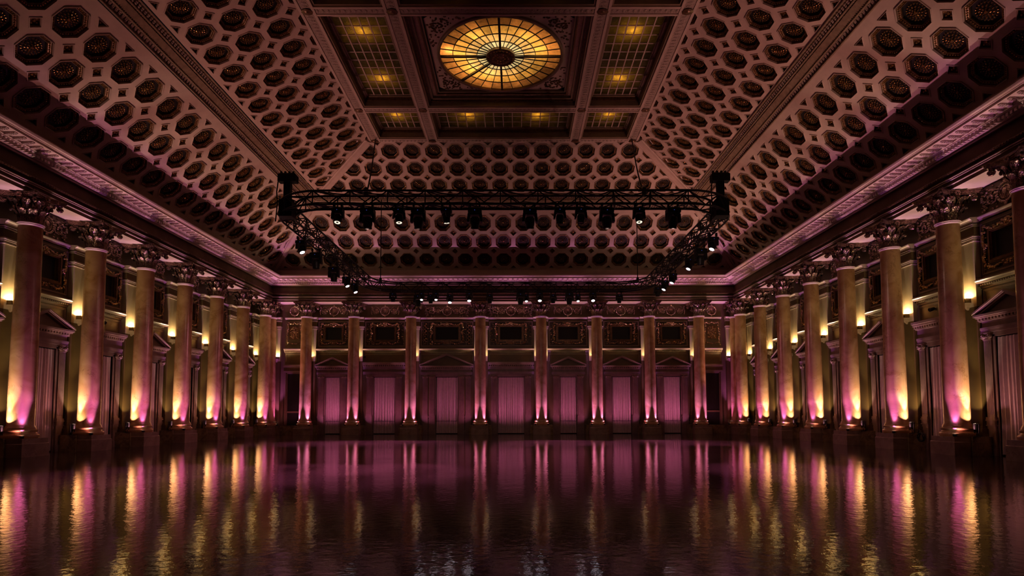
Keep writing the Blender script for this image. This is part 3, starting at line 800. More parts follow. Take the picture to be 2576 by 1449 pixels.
for k, x in enumerate(BACK_X):
    make_column((x, YB, 0), 0, 'marble Corinthian column, %s from the left along the far wall' % ORD[k], 'columns along the far wall')
    for s in (-1, 1):
        M2 = Matrix.Translation((x + s * .47, YB - .42, .66))
        t = make_led(M2, 'small round uplight on the %s of the %s far-wall column plinth' % ('left' if s < 0 else 'right', ORD[k]), 'LED uplights on the far plinths')
        spot('uplight', t, (0, 0, .10), (-s * .46, .40, 2.3), P_BACK, (.7, .24, 1.0), 34, .6, .03)
        spot('uplight_wide', t, (0, 0, .10), (-s * .18, .14, 1.0), P_BACK_W, (.85, .32, 1.0), 50, .8, .03)
        spot('soffit_beam', t, (0, 0, .10), (s * 1.1, .45, 9.0), P_SOFFIT * .8, (1, .35, .68), 24, .7, .03)
        spot('door_flood', t, (0, 0, .10), (s * 1.7, 1.4, 2.1), P_DOOR, (1, .22, .50), 98, 1.0, .05)
        if s < 0: spot('ceiling_beam', t, (0, 0, .10), (.3, -4.0, 13.0), P_BEAM * .42, ROSE, 56, .9, .05)

# ------------------------------------------------------------------ walls: bays, pilasters, doors, windows
PILW = .50
mesh_cache = {}
def cached(key, fn):
    if key not in mesh_cache: mesh_cache[key] = fn()
    return mesh_cache[key]
YW, YP = .85, .62            # wall face and pilaster face (outwards from the column line)
def pil_mesh():
    mb = MB()
    mb.box(-PILW, PILW, YP, YW + .05, 5.4, 8.05, 0); mb.box(-PILW, PILW, YP, YW + .05, .66, 5.4, 3)  # darker colour below the sconce stands in for the missing sconce light
    mb.box(-PILW - .03, PILW + .03, YP - .03, YW, 1.05, 1.50, 3)          # lower drum
    for z0, z1, o in ((.66, .78, .14), (.78, .84, .10), (.84, .94, .12), (.94, 1.05, .06)): mb.box(-PILW - o, PILW + o, YP - o, YW, z0, z1, 1)
    mb.box(-PILW, PILW, YP + .03, YW + .05, 8.0, 8.48, 1)
    for z0, z1, o in ((7.80, 7.84, .035), (7.90, 7.935, .05), (7.96, 8.0, .08), (8.36, 8.39, .04), (8.42, 8.45, .06)): mb.box(-PILW - o, PILW + o, YP - o, YW, z0, z1, 2)
    mb.box(-PILW, PILW, YP + .002, YW, 6.43, 6.455, 1)
    return mb.mesh('pilaster', ['pilaster_stone', 'wall_paint', 'plaster', 'pilaster_shade'])
def upper_mould(x0, x1, y):
    mb = MB()
    mb.ext([(YW + .05, 8.50), (y, 8.50), (y, 8.54), (y - .04, 8.55), (y - .05, 8.60), (y - .10, 8.62), (y - .12, 8.66), (y - .12, 8.69), (YW + .05, 8.72)], 'x', x0, x1)
    return mb
def garland(mb, pts, r, jit, mi=0, step=.045):
    """string of leafy blobs along a polyline in x,z at depth y"""
    for i in range(len(pts) - 1):
        a = Vector(pts[i]); b = Vector(pts[i + 1]); n = max(1, int((b - a).length / step))
        for k in range(n):
            p = a.lerp(b, k / n); q = r * (1 + random.uniform(-.3, .4))
            mb.blob((p.x + random.uniform(-jit, jit), p.y - random.uniform(0, .03), p.z + random.uniform(-jit, jit)), (q, q * .8, q * random.uniform(.6, 1)), mi)
def festoon(x0, x1, z, sag, y, n=9):
    return [(x0 + (x1 - x0) * i / n, y, z - sag * math.sin(PI * i / n)) for i in range(n + 1)]
def win_parts(root, xc, ww, W, y=.85):
    z0, z1 = 7.02, 7.98; h = ww / 2
    def frame():
        mb = MB(); t = .09
        for i0, i1, d in ((0, .05, .05), (.05, .12, .10), (.12, .16, .06)):
            mb.box(-h - i1, -h - i0, YW - d, YW + .05, z0 - i1, z1 + i1); mb.box(h + i0, h + i1, YW - d, YW + .05, z0 - i1, z1 + i1)
            mb.box(-h - i0, h + i0, YW - d, YW + .05, z1 + i0, z1 + i1); mb.box(-h - i0, h + i0, YW - d, YW + .05, z0 - i1, z0 - i0)
        return mb.mesh('window_frame', ['gilt_dark'])
    obj('window_frame', cached(('wf', ww), frame), root, (xc, 0, 0))
    def pane():
        mb = MB(); mb.box(-h, h, YW + .12, YW + .13, z0, z1); return mb.mesh('pane', ['dark_glass'])
    obj('pane', cached(('wp', ww), pane), root, (xc, 0, 0))
    yy = YW - .06
    def crest():
        mb = MB()
        for k in range(8): a = 2 * PI * k / 8; mb.blob((.10 * math.cos(a), yy, 8.20 + .08 * math.sin(a)), (.06, .05, .05))
        mb.blob((0, yy - .04, 8.20), .06); garland(mb, [(-.2, yy, 8.12), (0, yy, 8.02), (.2, yy, 8.12)], .045, .02)
        return mb.mesh('crest', ['garland_bronze'], True)
    obj('crest', cached('crest', crest), root, (xc, 0, 0))
    def fest():
        mb = MB(); garland(mb, festoon(.16, h + .30, 8.24, .12, yy, 7), .05, .035); garland(mb, [(h + .22, yy, 8.26), (h + .36, yy, 8.20)], .06, .03)
        return mb.mesh('festoon', ['garland_bronze'], True)
    fm = cached(('fest', ww), fest)
    obj('festoon', fm, root, (xc, 0, 0)); obj('festoon', fm, root, (xc, 0, 0), None, (-1, 1, 1))
    def drop():
        mb = MB(); X = h + .30
        garland(mb, [(X, yy, 8.16), (X + .05, yy, 7.8), (X - .05, yy, 7.5), (X + .05, yy, 7.2), (X - .02, yy, 6.85)], .052, .05)
        mb.blob((X, yy - .03, 7.55), (.09, .06, .09)); mb.blob((X, yy, 6.82), .06)
        return mb.mesh('leaf_drop', ['garland_bronze'], True)
    dm = cached(('drop', ww), drop)
    obj('leaf_drop', dm, root, (xc, 0, 0)); obj('leaf_drop', dm, root, (xc, 0, 0), None, (-1, 1, 1))
    def swag():
        mb = MB(); garland(mb, festoon(.22, h + .28, 6.84, .14, yy, 7), .055, .03)
        return mb.mesh('swag', ['garland_bronze'], True)
    sm = cached(('swag', ww), swag)
    obj('swag', sm, root, (xc, 0, 0)); obj('swag', sm, root, (xc, 0, 0), None, (-1, 1, 1))
    def cart():
        mb = MB(); mb.box(-.26, .26, yy, YW, 6.66, 6.86, 1)
        for k in range(14): mb.blob((random.uniform(-.16, .16), yy - .01, random.uniform(6.70, 6.83)), (.04, .03, .03))
        return mb.mesh('cartouche', ['garland_bronze', 'gilt_dark'])
    obj('cartouche', cached('cart', cart), root, (xc, 0, 0))
    def filler():
        mb = MB(); X = W / 2 - .22; rr = random.Random(5)
        mb.box(-X - .05, -h - .16, YW - .012, YW, 6.58, 8.34, 1); mb.box(h + .16, X + .05, YW - .012, YW, 6.58, 8.34, 1)
        mb.box(-h - .16, h + .16, YW - .012, YW, 8.14, 8.34, 1); mb.box(-h - .16, h + .16, YW - .012, YW, 6.58, 6.86, 1)
        for k in range(150):
            x, z = rr.uniform(-X, X), rr.uniform(6.62, 8.30)
            if abs(x) < h + .17 and 6.84 < z < 8.15: continue
            q = rr.uniform(.022, .045); mb.blob((x, YW - .02, z), (q * rr.uniform(.7, 1.8), .03, q))
        for sx in (-1, 1):
            for k in range(18): mb.blob((sx * (X + .03), YW - .025, 6.62 + .098 * k), (.028, .03, .036))
        return mb.mesh('relief_ground', ['garland_bronze', 'panel_bronze'], True)
    obj('relief_ground', cached(('fill', ww, round(W, 2)), filler), root, (xc, 0, 0))
    def panelf():
        mb = MB(); X = W / 2 - .10
        for i0, i1, d in ((0, .04, .05), (.04, .07, .02)):
            mb.box(-X + i0, -X + i1, YW - d, YW + .02, 6.52 + i0, 8.40 - i0); mb.box(X - i1, X - i0, YW - d, YW + .02, 6.52 + i0, 8.40 - i0)
            mb.box(-X + i1, X - i1, YW - d, YW + .02, 8.40 - i1, 8.40 - i0); mb.box(-X + i1, X - i1, YW - d, YW + .02, 6.52 + i0, 6.52 + i1)
        return mb.mesh('panel_moulding', ['trim_paint'])
    obj('panel_moulding', cached(('pf', round(W, 2)), panelf), root, (xc, 0, 0))
    if W / 2 - .2 - (h + .45) > .28:
        def strip():
            mb = MB(); X = (W / 2 - .2 + h + .45) / 2 + .03
            mb.box(X - .17, X - .15, YW - .03, YW, 6.62, 8.32, 1); mb.box(X + .15, X + .17, YW - .03, YW, 6.62, 8.32, 1)
            for i in range(12): mb.blob((X + .04 * (-1) ** i, yy, 6.72 + .135 * i), (.065, .05, .055))
            return mb.mesh('ornament_strip', ['garland_bronze', 'trim_paint'], False)
        st = cached(('st', ww, round(W, 2)), strip)
        obj('ornament_strip', st, root, (xc, 0, 0)); obj('ornament_strip', st, root, (xc, 0, 0), None, (-1, 1, 1))
def medallion_me():
    mb = MB(); y = YW - .05
    for k in range(22):
        a = 2 * PI * k / 22; mb.blob((.33 * math.cos(a), y - .02, .33 * math.sin(a)), (.055, .05, .05))
    M = Matrix.Translation((0, YW - .02, 0)) @ Matrix.Rotation(PI / 2, 4, 'X')
    mb.lathe([(.27, 0), (.27, .05), (.22, .07), (.20, .03), (.08, .05), (.02, .09)], 20, 1, M)
    mb.blob((0, y - .05, .04), (.09, .05, .13)); mb.blob((0, y - .02, .40), (.09, .05, .06)); mb.blob((0, y - .02, -.40), (.08, .05, .07))
    return mb.mesh('medallion', ['relief_bronze', 'bronze'], True)
def scroll_me():
    mb = MB(); y = YW - .05
    pts = []
    for k in range(26):
        a = k * .36; r = .05 + .0115 * k; pts.append((.62 - r * math.cos(a), y, -.02 + r * math.sin(a)))
    garland(mb, pts, .042, .015, 0, .038)
    rr = random.Random(3)
    for k in range(46):
        x, z = rr.uniform(.40, 1.10), rr.uniform(-.44, .44); q = rr.uniform(.022, .042); mb.blob((x, y + .02, z), (q * 1.5, .035, q))
    garland(mb, [(.95, y, .32), (1.02, y, .1), (.92, y, -.2), (1.0, y, -.42)], .045, .03)
    return mb.mesh('scroll', ['relief_bronze'], True)
def fest_small_me():
    mb = MB(); y = YW - .05
    garland(mb, festoon(.34, .98, .28, .42, y, 9), .042, .015); garland(mb, [(.98, y, .3), (1.02, y, .0), (1.0, y, -.3)], .04, .02)
    for k in range(16):
        a = 2 * PI * k / 16; mb.blob((.68 + .24 * math.cos(a), y, .04 + .26 * math.sin(a)), (.04, .04, .045))
    mb.blob((.68, y, .05), (.17, .03, .18), 1)
    return mb.mesh('festoon', ['relief_bronze', 'bronze'], True)
med_me, scr_me, fs_me = medallion_me(), scroll_me(), fest_small_me()

def flute_mesh(wp):
    mb = MB(); n = 4; y = YW - .10
    mb.box(-wp / 2, wp / 2, y, YW, 1.36, 4.12)
    pitch = (wp - .06) / n
    for i in range(n):
        x = -wp / 2 + .03 + pitch * (i + .5); r = pitch * .30
        mb.lathe([(r, 1.46), (r, 4.04)], 8, 0, Matrix.Translation((x, y + r * .1, 0)))
    return mb.mesh('fluted_pilaster', ['door_paint'], True)
def ped_mesh(wp):
    mb = MB(); y = YW - .12; h = wp / 2
    mb.box(-h - .03, h + .03, y, YW, 0, 1.04); mb.box(-h - .05, h + .05, y - .03, YW, 0, .28)
    mb.box(-h - .06, h + .06, y - .03, YW, 1.04, 1.08); mb.box(-h - .02, h + .02, y - .01, YW, 1.08, 1.22); mb.box(-h - .06, h + .06, y - .04, YW, 1.22, 1.28); mb.box(-h - .03, h + .03, y - .02, YW, 1.28, 1.36)
    return mb.mesh('pedestal', ['door_paint'])
def ion_mesh(wp):
    mb = MB(); y = YW - .12; h = wp / 2
    mb.box(-h - .02, h + .02, y, YW, 4.12, 4.16); mb.box(-h - .05, h + .05, y - .03, YW, 4.34, 4.40); mb.box(-h, h, y + .02, YW, 4.16, 4.34)
    for s in (-1, 1):
        M = Matrix.Translation((s * h * .85, y + .02, 4.25)) @ Matrix.Rotation(PI / 2, 4, 'X')
        mb.lathe([(.085, 0), (.085, .06), (.06, .075), (.05, .05), (.03, .07), (.005, .09)], 12, 0, M)
    for i in range(3): mb.blob(((i - 1) * h * .4, y - .01, 4.24), (.04, .04, .05))
    return mb.mesh('pilaster_capital', ['trim_paint'], True)
DN = [0]
CUR_LABEL = []
def door_bay(wall, side, xc, W, wd, ped, cur_label, lab):
    DN[0] += 1
    root = empty('door_%d' % DN[0], M=WALLM[side] @ Matrix.Translation((xc, 0, 0)), kind='structure', label=lab)
    avail = (W - wd) / 2 - .10
    wps = [min(.40, avail - .06)]
    if avail > .86: wps = [.38, .38]
    if avail > 1.5: wps = [.42, .42]
    for s in (-1, 1):
        x = wd / 2 + .10
        for i, wp in enumerate(wps):
            X = s * (x + wp / 2)
            w2 = round(wp, 2)
            obj('pedestal', cached(('ped', w2), lambda: ped_mesh(w2)), root, (X, .02 * i, 0))
            obj('fluted_pilaster', cached(('flu', w2), lambda: flute_mesh(w2)), root, (X, .03 * i, 0))
            obj('pilaster_capital', cached(('ion', w2), lambda: ion_mesh(w2)), root, (X, .02 * i, 0))
            x += wp + .12
    E = wd / 2 + .10 + sum(wps) + .12 * len(wps)          # half width of the order
    E = min(E, W / 2)
    mb = MB(); h = wd / 2
    for s in (-1, 1): mb.box(min(s * h, s * (h + .09)), max(s * h, s * (h + .09)), YW - .04, YW + .28, 0, 4.30)
    mb.box(-h - .09, h + .09, YW - .04, YW + .28, 4.24, 4.42)
    obj('door_frame', mb.mesh('door_frame', ['door_paint']), root)
    mb = MB(); mb.box(-h, h, YW + .33, YW + .35, 0, 4.3); obj('dark_opening', mb.mesh('dark_opening', ['black_matte']), root)
    if ped:
        zt = 4.98; Ec = E
        mb = MB(); mb.box(-Ec, Ec, YW - .14, YW, 4.40, 4.50); mb.box(-Ec, Ec, YW - .17, YW, 4.50, 4.58); obj('architrave', mb.mesh('architrave', ['door_paint']), root)
        mb = MB(); mb.box(-Ec + .04, Ec - .04, YW - .12, YW, 4.58, 4.80); obj('frieze_board', mb.mesh('frieze_board', ['door_paint']), root)
        mb = MB(); mb.box(-Ec, Ec, YW - .2, YW, 4.80, 4.84); mb.box(-Ec - .04, Ec + .04, YW - .30, YW, 4.92, 4.97); mb.box(-Ec - .08, Ec + .08, YW - .36, YW, 4.97, 5.05)
        n = int(2 * Ec / .14)
        for i in range(n): mb.box(-Ec + 2 * Ec * i / n, -Ec + 2 * Ec * i / n + .08, YW - .25, YW, 4.84, 4.92)
        obj('door_cornice', mb.mesh('door_cornice', ['trim_paint']), root)
        ap = 5.05 + min(.86, .46 * (Ec + .08)); X = Ec + .10
        mb = MB(); mb.ext([(-X + .1, 5.05), (X - .1, 5.05), (0, ap - .06)], 'y', YW - .12, YW); obj('tympanum', mb.mesh('tympanum', ['wall_paint']), root)
        for s in (-1, 1):
            mb = MB()
            sl = (ap - 5.05) / X
            for d0, d1, dy in ((0, .06, .38), (.06, .10, .34), (.10, .17, .26)):
                mb.ext([(s * X, 5.05 + .08 - d0), (0, ap + .08 - d0), (0, ap + .08 - d1), (s * X, 5.05 + .08 - d1)], 'y', YW - dy, YW)
            obj('raking_cornice', mb.mesh('raking_cornice', ['trim_paint']), root)
    else:
        Ec = W / 2 - .02
        mb = MB(); mb.box(-Ec, Ec, YW - .14, YW, 4.42, 4.52); mb.box(-Ec, Ec, YW - .17, YW, 4.52, 4.62); obj('architrave', mb.mesh('architrave', ['door_paint']), root)
        mb = MB(); mb.box(-Ec, Ec, YW - .12, YW, 4.62, 4.98); obj('frieze_board', mb.mesh('frieze_board', ['door_paint']), root)
        mb = MB(); mb.box(-Ec, Ec, YW - .2, YW, 4.98, 5.02); mb.box(-Ec, Ec, YW - .32, YW, 5.12, 5.20); mb.box(-Ec, Ec, YW - .38, YW, 5.20, 5.30); mb.box(-Ec, Ec, YW - .26, YW, 5.30, 5.34)
        n = int(2 * Ec / .14)
        for i in range(n): mb.box(-Ec + 2 * Ec * i / n, -Ec + 2 * Ec * i / n + .08, YW - .26, YW, 5.02, 5.12)
        obj('door_cornice', mb.mesh('door_cornice', ['trim_paint']), root)
    if cur_label:
        t = thing('curtain', cur_label, 'curtain', M=WALLM[side] @ Matrix.Translation((xc, 0, 0)), group='sheer curtains in the doorways')
        mb = MB(); nu, nv = int(wd / .022), 8; vs = []; fs = []
        ph = random.uniform(0, 6); h2 = h + .01
        fr = [random.uniform(.8, 1.25) for _ in range(6)]
        for j in range(nv + 1):
            z = .05 + (4.20 - .05) * j / nv
            for i in range(nu + 1):
                xx = -h2 + 2 * h2 * i / nu
                d = .045 * math.sin(xx * 46 * fr[0] + ph) + .022 * math.sin(xx * 27 * fr[1] + 1.3 * ph) + .012 * math.sin(xx * 83)
                d *= .55 + .45 * (1 - j / nv)
                vs.append((xx * (1 + .02 * math.sin(j * .9 + ph)), YW + .075 + d, z))
        for j in range(nv):
            for i in range(nu): a = j * (nu + 1) + i; fs.append((a, a + 1, a + nu + 2, a + nu + 1))
        mb.add(vs, fs); obj('cloth', mb.mesh('cloth', ['curtain_cloth'], True), t)
        mb = MB(); mb.tube((-h, YW + .075, 4.205), (h, YW + .075, 4.205), .015); obj('curtain_rod', mb.mesh('curtain_rod', ['black_metal']), t)
        if side == 'back' and not (wd > 1.8):
            mb = MB(); mb.box(-h, h, YW + .02, YW + .035, .93, .96); obj('push_bar', mb.mesh('push_bar', ['black_metal']), root)
    return root
def dark_bay(side, xc, W, lab):
    DN[0] += 1
    root = empty('door_%d' % DN[0], M=WALLM[side] @ Matrix.Translation((xc, 0, 0)), kind='structure', label=lab)
    h = W / 2 - .12
    mb = MB()
    for i0, i1, d in ((0, .06, .14), (.06, .13, .08)):
        mb.box(-h - .02 + i0, -h - .02 + i1, YW - d, YW + .2, .66, 4.62); mb.box(h + .02 - i1, h + .02 - i0, YW - d, YW + .2, .66, 4.62); mb.box(-h + .04, h - .04, YW - d, YW + .2, 4.62 - i1, 4.62 - i0)
    mb.box(-W / 2, W / 2, YW - .2, YW, 4.62, 4.70); mb.box(-W / 2, W / 2, YW - .12, YW, 4.70, 4.95); mb.box(-W / 2, W / 2, YW - .22, YW, 4.95, 5.02); mb.box(-W / 2, W / 2, YW - .32, YW, 5.02, 5.14)
    obj('door_frame', mb.mesh('door_frame', ['wall_paint']), root)
    mb = MB(); mb.box(-h, h, YW + .10, YW + .14, .66, 4.6); obj('door_panel', mb.mesh('door_panel', ['dark_door']), root)
    mb = MB(); mb.box(-h, h, YW + .02, YW + .12, 1.58, 1.70); obj('door_rail', mb.mesh('door_rail', ['wall_paint']), root)
    mb = MB(); mb.box(-W / 2 - .2, W / 2 + .2, YW - .32, YW + .2, 0, .64); obj('door_sill', mb.mesh('door_sill', ['breccia']), root)
    mbs = MB()
    return root

def upper_bay(side, xc, W, ww, kind, wlab):
    """string course, panel, window with ornament, frieze relief"""
    M = WALLM[side] @ Matrix.Translation((xc, 0, 0)); wroot = WALLROOT[side]
    def sc():
        mb = MB(); X = W / 2
        mb.ext([(YW + .02, 6.03), (YW - .05, 6.03), (YW - .05, 6.08), (YW - .08, 6.10), (YW - .08, 6.18), (YW - .22, 6.21), (YW - .24, 6.27), (YW - .28, 6.30), (YW - .28, 6.34), (YW + .02, 6.40)], 'x', -X, X)
        n = int(W / .10)
        for i in range(n): mb.box(-X + W * i / n, -X + W * i / n + .06, YW - .16, YW, 6.11, 6.17)
        return mb.mesh('string_course', ['trim_paint'])
    obj('string_course', cached(('sc', round(W, 2)), sc), wroot, (xc, 0, 0))
    def pf():
        mb = MB(); X = W / 2 - .08
        for i0, i1, d in ((0, .05, .04), (.05, .08, .02)):
            mb.box(-X + i0, -X + i1, YW - d, YW + .02, 5.40, 5.98 - i0); mb.box(X - i1, X - i0, YW - d, YW + .02, 5.40, 5.98 - i0); mb.box(-X + i1, X - i1, YW - d, YW + .02, 5.98 - i1, 5.98 - i0)
        return mb.mesh('panel_moulding', ['trim_paint'])
    obj('panel_moulding', cached(('p2', round(W, 2)), pf), wroot, (xc, 0, 0))
    obj('upper_moulding', cached(('um', round(W, 2)), lambda: upper_mould(-W / 2, W / 2, YW).mesh('upper_moulding', ['plaster'])), wroot, (xc, 0, 0))
    if kind != 'blank':
        r = empty(wname(), M=M, kind='structure', label=wlab)
        win_parts(r, 0, ww, W)
    else:
        def blank():
            mb = MB(); yy = YW - .06; X = W / 2 - .12
            garland(mb, [(-X + .1, yy, 6.7), (-X + .05, yy, 7.3), (-X + .12, yy, 7.9), (-X + .1, yy, 8.3), (-.2, yy, 8.2), (0, yy, 8.3), (.2, yy, 8.2), (X - .1, yy, 8.3), (X - .12, yy, 7.9), (X - .05, yy, 7.3), (X - .1, yy, 6.7)], .045, .03)
            garland(mb, festoon(-X + .1, X - .1, 6.85, .15, yy, 9), .05, .02)
            mb.box(-.38, .38, YW - .05, YW, 7.05, 8.05, 1)
            for k in range(70): mb.blob((random.uniform(-.28, .28), YW - .07, random.uniform(7.12, 7.98)), (.045, .03, .045))
            for X2 in (-X, X):
                for k in range(14): mb.blob((X2, yy, 6.62 + .125 * k), (.03, .03, .04))
            return mb.mesh('relief_panel', ['garland_bronze', 'gilt_dark'], True)
        obj('relief_panel', cached(('bl', round(W, 2)), blank), wroot, (xc, 0, 0))
    zc = 9.18
    obj('medallion', med_me, wroot, (xc, 0, zc))
    if kind == 'scroll':
        obj('scroll', scr_me, wroot, (xc, 0, zc)); obj('scroll', scr_me, wroot, (xc, 0, zc), None, (-1, 1, 1))
    elif kind == 'window':
        obj('festoon', fs_me, wroot, (xc, 0, zc)); obj('festoon', fs_me, wroot, (xc, 0, zc), None, (-1, 1, 1))
        if W > 3.3:
            for s in (-1, 1): obj('ribbon_scroll', scr_me, wroot, (xc + s * .55, 0, zc), None, (s, 1, 1))

# wall slabs with door and window holes
WALLROOT = {}
def wall_mesh(name, x0, x1, holes):
    """holes: list of (xa, xb, za, zb); columns of boxes between distinct x cuts"""
    cuts = sorted({x0, x1} | {h[0] for h in holes} | {h[1] for h in holes})
    mb = MB()
    for a, b in zip(cuts, cuts[1:]):
        m = (a + b) / 2; hs = sorted((h[2], h[3]) for h in holes if h[0] < m < h[1]); z = 0
        for za, zb in hs:
            if za > z: mb.box(a, b, YW, YW + .30, z, za)
            z = max(z, zb)
        mb.box(a, b, YW, YW + .30, z, 10.4)
    mb.box(x0, x1, YW + .36, YW + .46, 0, 12.4, 1)
    return mb.mesh(name, ['wall_paint', 'black_matte'])
def sconce_parts():
    mb = MB()
    mb.box(-.15, .15, -.20, -.185, -.20, 0); mb.box(-.15, -.135, -.185, 0, -.20, 0); mb.box(.135, .15, -.185, 0, -.20, 0)
    mb.frustum(-.15, .15, -.20, 0, -.20, -.17, .17, -.22, 0, -.17)
    mb.frustum(-.10, .10, -.13, 0, -.30, -.15, .15, -.20, 0, -.20)
    a = mb.mesh('shade', ['wall_paint'])
    mb = MB(); mb.frustum(-.03, .03, -.03, 0, -.42, -.08, .08, -.11, 0, -.30); b = mb.mesh('bracket', ['wall_paint'])
    mb = MB(); mb.box(-.10, .10, -.14, -.05, -.10, -.08); c = mb.mesh('lamp', ['sconce_lamp'])
    return a, b, c
sc_me = sconce_parts()
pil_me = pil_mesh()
mb = MB(); mb.box(-.84, .84, .0, YW, 0, .46); mb.box(-.81, .81, .03, YW, .46, .66)
wped_me = mb.mesh('wall_pedestal', ['breccia'])
def wall_units(side, xs):
    root = WALLROOT[side]
    for k, (x, lab) in enumerate(xs):
        nar = .44 if side == 'back' and abs(x) > 15 else .82 if side != 'back' else 1
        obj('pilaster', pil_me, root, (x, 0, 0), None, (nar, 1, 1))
        obj('wall_pedestal', wped_me, root, (x, 0, 0), None, (nar, 1, 1))
        obj('upper_moulding', cached('umpil', lambda: upper_mould(-PILW - .06, PILW + .06, YP - .02)
            .mesh('upper_moulding', ['plaster'])), root, (x, 0, 0), None, (nar, 1, 1))
        if lab:
            t = thing('wall_sconce', lab, 'wall lamp', M=WALLM[side] @ Matrix.Translation((x, YP, 5.74)), group='wall sconces')
            obj('shade', sc_me[0], t); obj('bracket', sc_me[1], t); obj('lamp', sc_me[2], t)
            point('sconce_light', t, (0, -.10, -.03), P_SCONCE, SCONCE, .035)
bays = {}
for side in ('left', 'right'):
    cents = [(COL_Y[i] + COL_Y[i + 1]) / 2 for i in range(len(COL_Y) - 1)]      # 8 bays
    Wc = 3.43 - 2 * .41
    holes = []
    for y in cents:
        c = lx(side, y); holes += [(c - .82, c + .82, 0, 4.28), (c - .72, c + .72, 7.02, 7.98)]
    e0, e1 = sorted((lx(side, Y0), lx(side, YB + YW + .46)))
    WALLROOT[side] = obj('wall_' + side, wall_mesh('wall_' + side, e0, e1, holes), M=WALLM[side], kind='structure', label='dark gold %s wall divided by pilasters' % side)
    pedflag = [True, True, False, True, False, True, True]
    if side == 'right': pedflag = [True, False, True, False, True, True, True]
    for i, y in enumerate(cents):
        c = lx(side, y); o = ORD[i]
        door_bay(None, side, c, Wc, 1.64, pedflag[i], 'sheer pink-lit curtain in the %s doorway from the camera, %s wall' % (o, side), '%s %s doorway of the %s wall' % (o, 'pedimented' if pedflag[i] else 'flat-topped', side))
        upper_bay(side, c, Wc, 1.44, 'scroll', 'dark square window in gilt garland frame, %s bay of %s wall' % (o, side))
    xs = [(lx(side, y), 'lit wall sconce behind the %s column along the %s wall' % (ORD[k - (side == 'left')], side)) for k, y in enumerate(COL_Y) if k or side == 'right']
    wall_units(side, xs)
edges = [LX] + BACK_X + [RX]
holes = []; spec = []
kinds = ['dark', True, False, True, False, True, True, True, 'dark']
curw = [0, 1.12, 1.62, 1.62, 1.98, 1.22, 1.42, 1.26, 0]
winw = [0, 1.20, 1.40, 1.70, 1.62, 1.45, 1.32, 1.34, 0]
for i in range(9):
    a = edges[i] + (PILW if i else .62 * 0 + PILW + .35); b = edges[i + 1] - (PILW if i < 8 else PILW + .35)
    c = (a + b) / 2; W = b - a
    # the curtains stand centred behind each bay
    spec.append((c, W))
    if kinds[i] == 'dark': holes += [(c - W / 2 + .1, c + W / 2 - .1, 0, 4.6)]
    else: holes += [(c - curw[i] / 2, c + curw[i] / 2, 0, 4.28), (c - winw[i] / 2, c + winw[i] / 2, 7.02, 7.98)]
WALLROOT['back'] = obj('wall_back', wall_mesh('wall_back', LX - 1.3, RX + 1.3, holes), M=WALLM['back'], kind='structure', label='dark gold far wall divided by pilasters')
for i in range(9):
    c, W = spec[i]; o = ORD[i]
    if kinds[i] == 'dark':
        dark_bay('back', c, W, 'dark closed door beside the far %s corner columns' % ('left' if i == 0 else 'right'))
        upper_bay('back', c, W, 1, 'blank', '')
    else:
        door_bay(None, 'back', c, W, curw[i], kinds[i], 'sheer pink-lit curtain, %s from the left along the far wall' % ORD[i - 1] + (', the widest' if i == 4 else ''), '%s curtained doorway from the left in the far wall' % ORD[i - 1])
        upper_bay('back', c, W, winw[i], 'window', 'dark rectangular window in gilt garland frame, %s from left, far wall' % ORD[i - 1])
wall_units('back', [(x, 'lit wall sconce behind the %s far column from the left' % ORD[k]) for k, x in enumerate(BACK_X)]
           + [(LX + .36, 'lit wall sconce right beside the far left corner columns'), (RX - .36, 'lit wall sconce right beside the far right corner columns')])

# ------------------------------------------------------------------ lighting truss
TX, TY0, TY1, TH_, TW = .40, 22.0, 38.4, .53, .58
TZ1, TZ0 = 10.03, 9.50
HW = 9.25; CR = 2.2
def ring_path(off):
    """rounded rectangle, off > 0 inwards; returns points and cumulative length"""
    pts = []
    x0, x1, y0, y1 = TX - HW + off, TX + HW - off, TY0 + off, TY1 - off
    r = CR - off
    for cx, cy, a0 in ((x1 - r, y0 + r, -PI / 2), (x1 - r, y1 - r, 0), (x0 + r, y1 - r, PI / 2), (x0 + r, y0 + r, PI)):
        for k in range(9):
            a = a0 + PI / 2 * k / 8; pts.append((cx + r * math.cos(a), cy + r * math.sin(a)))
    pts.append(pts[0]); return pts
truss = thing('lighting_truss', 'black rounded rectangular box truss ring hung below the ceiling', 'truss', (TX, (TY0 + TY1) / 2, TZ0))
TC = Vector((TX, (TY0 + TY1) / 2, TZ0))
outer, inner = ring_path(0), ring_path(TW)
for pts, nm in ((outer, 'o'), (inner, 'i')):
    for z in (TZ0, TZ1):
        mb = MB(); mb.path([(x - TC.x, y - TC.y, z - TC.z) for x, y in pts], .042, 6)
        obj('truss_chord', mb.mesh('truss_chord', ['black_metal'], True), truss)
def at_len(pts, s):
    L = 0
    for a, b in zip(pts, pts[1:]):
        d = math.hypot(b[0] - a[0], b[1] - a[1])
        if L + d >= s: t = (s - L) / d; return (a[0] + (b[0] - a[0]) * t, a[1] + (b[1] - a[1]) * t)
        L += d
    return pts[-1]
def plen(pts): return sum(math.hypot(b[0] - a[0], b[1] - a[1]) for a, b in zip(pts, pts[1:]))
LO, LI = plen(outer), plen(inner)
NB = int(LO / 1.42)
lat = {'f': [], 'r': []}
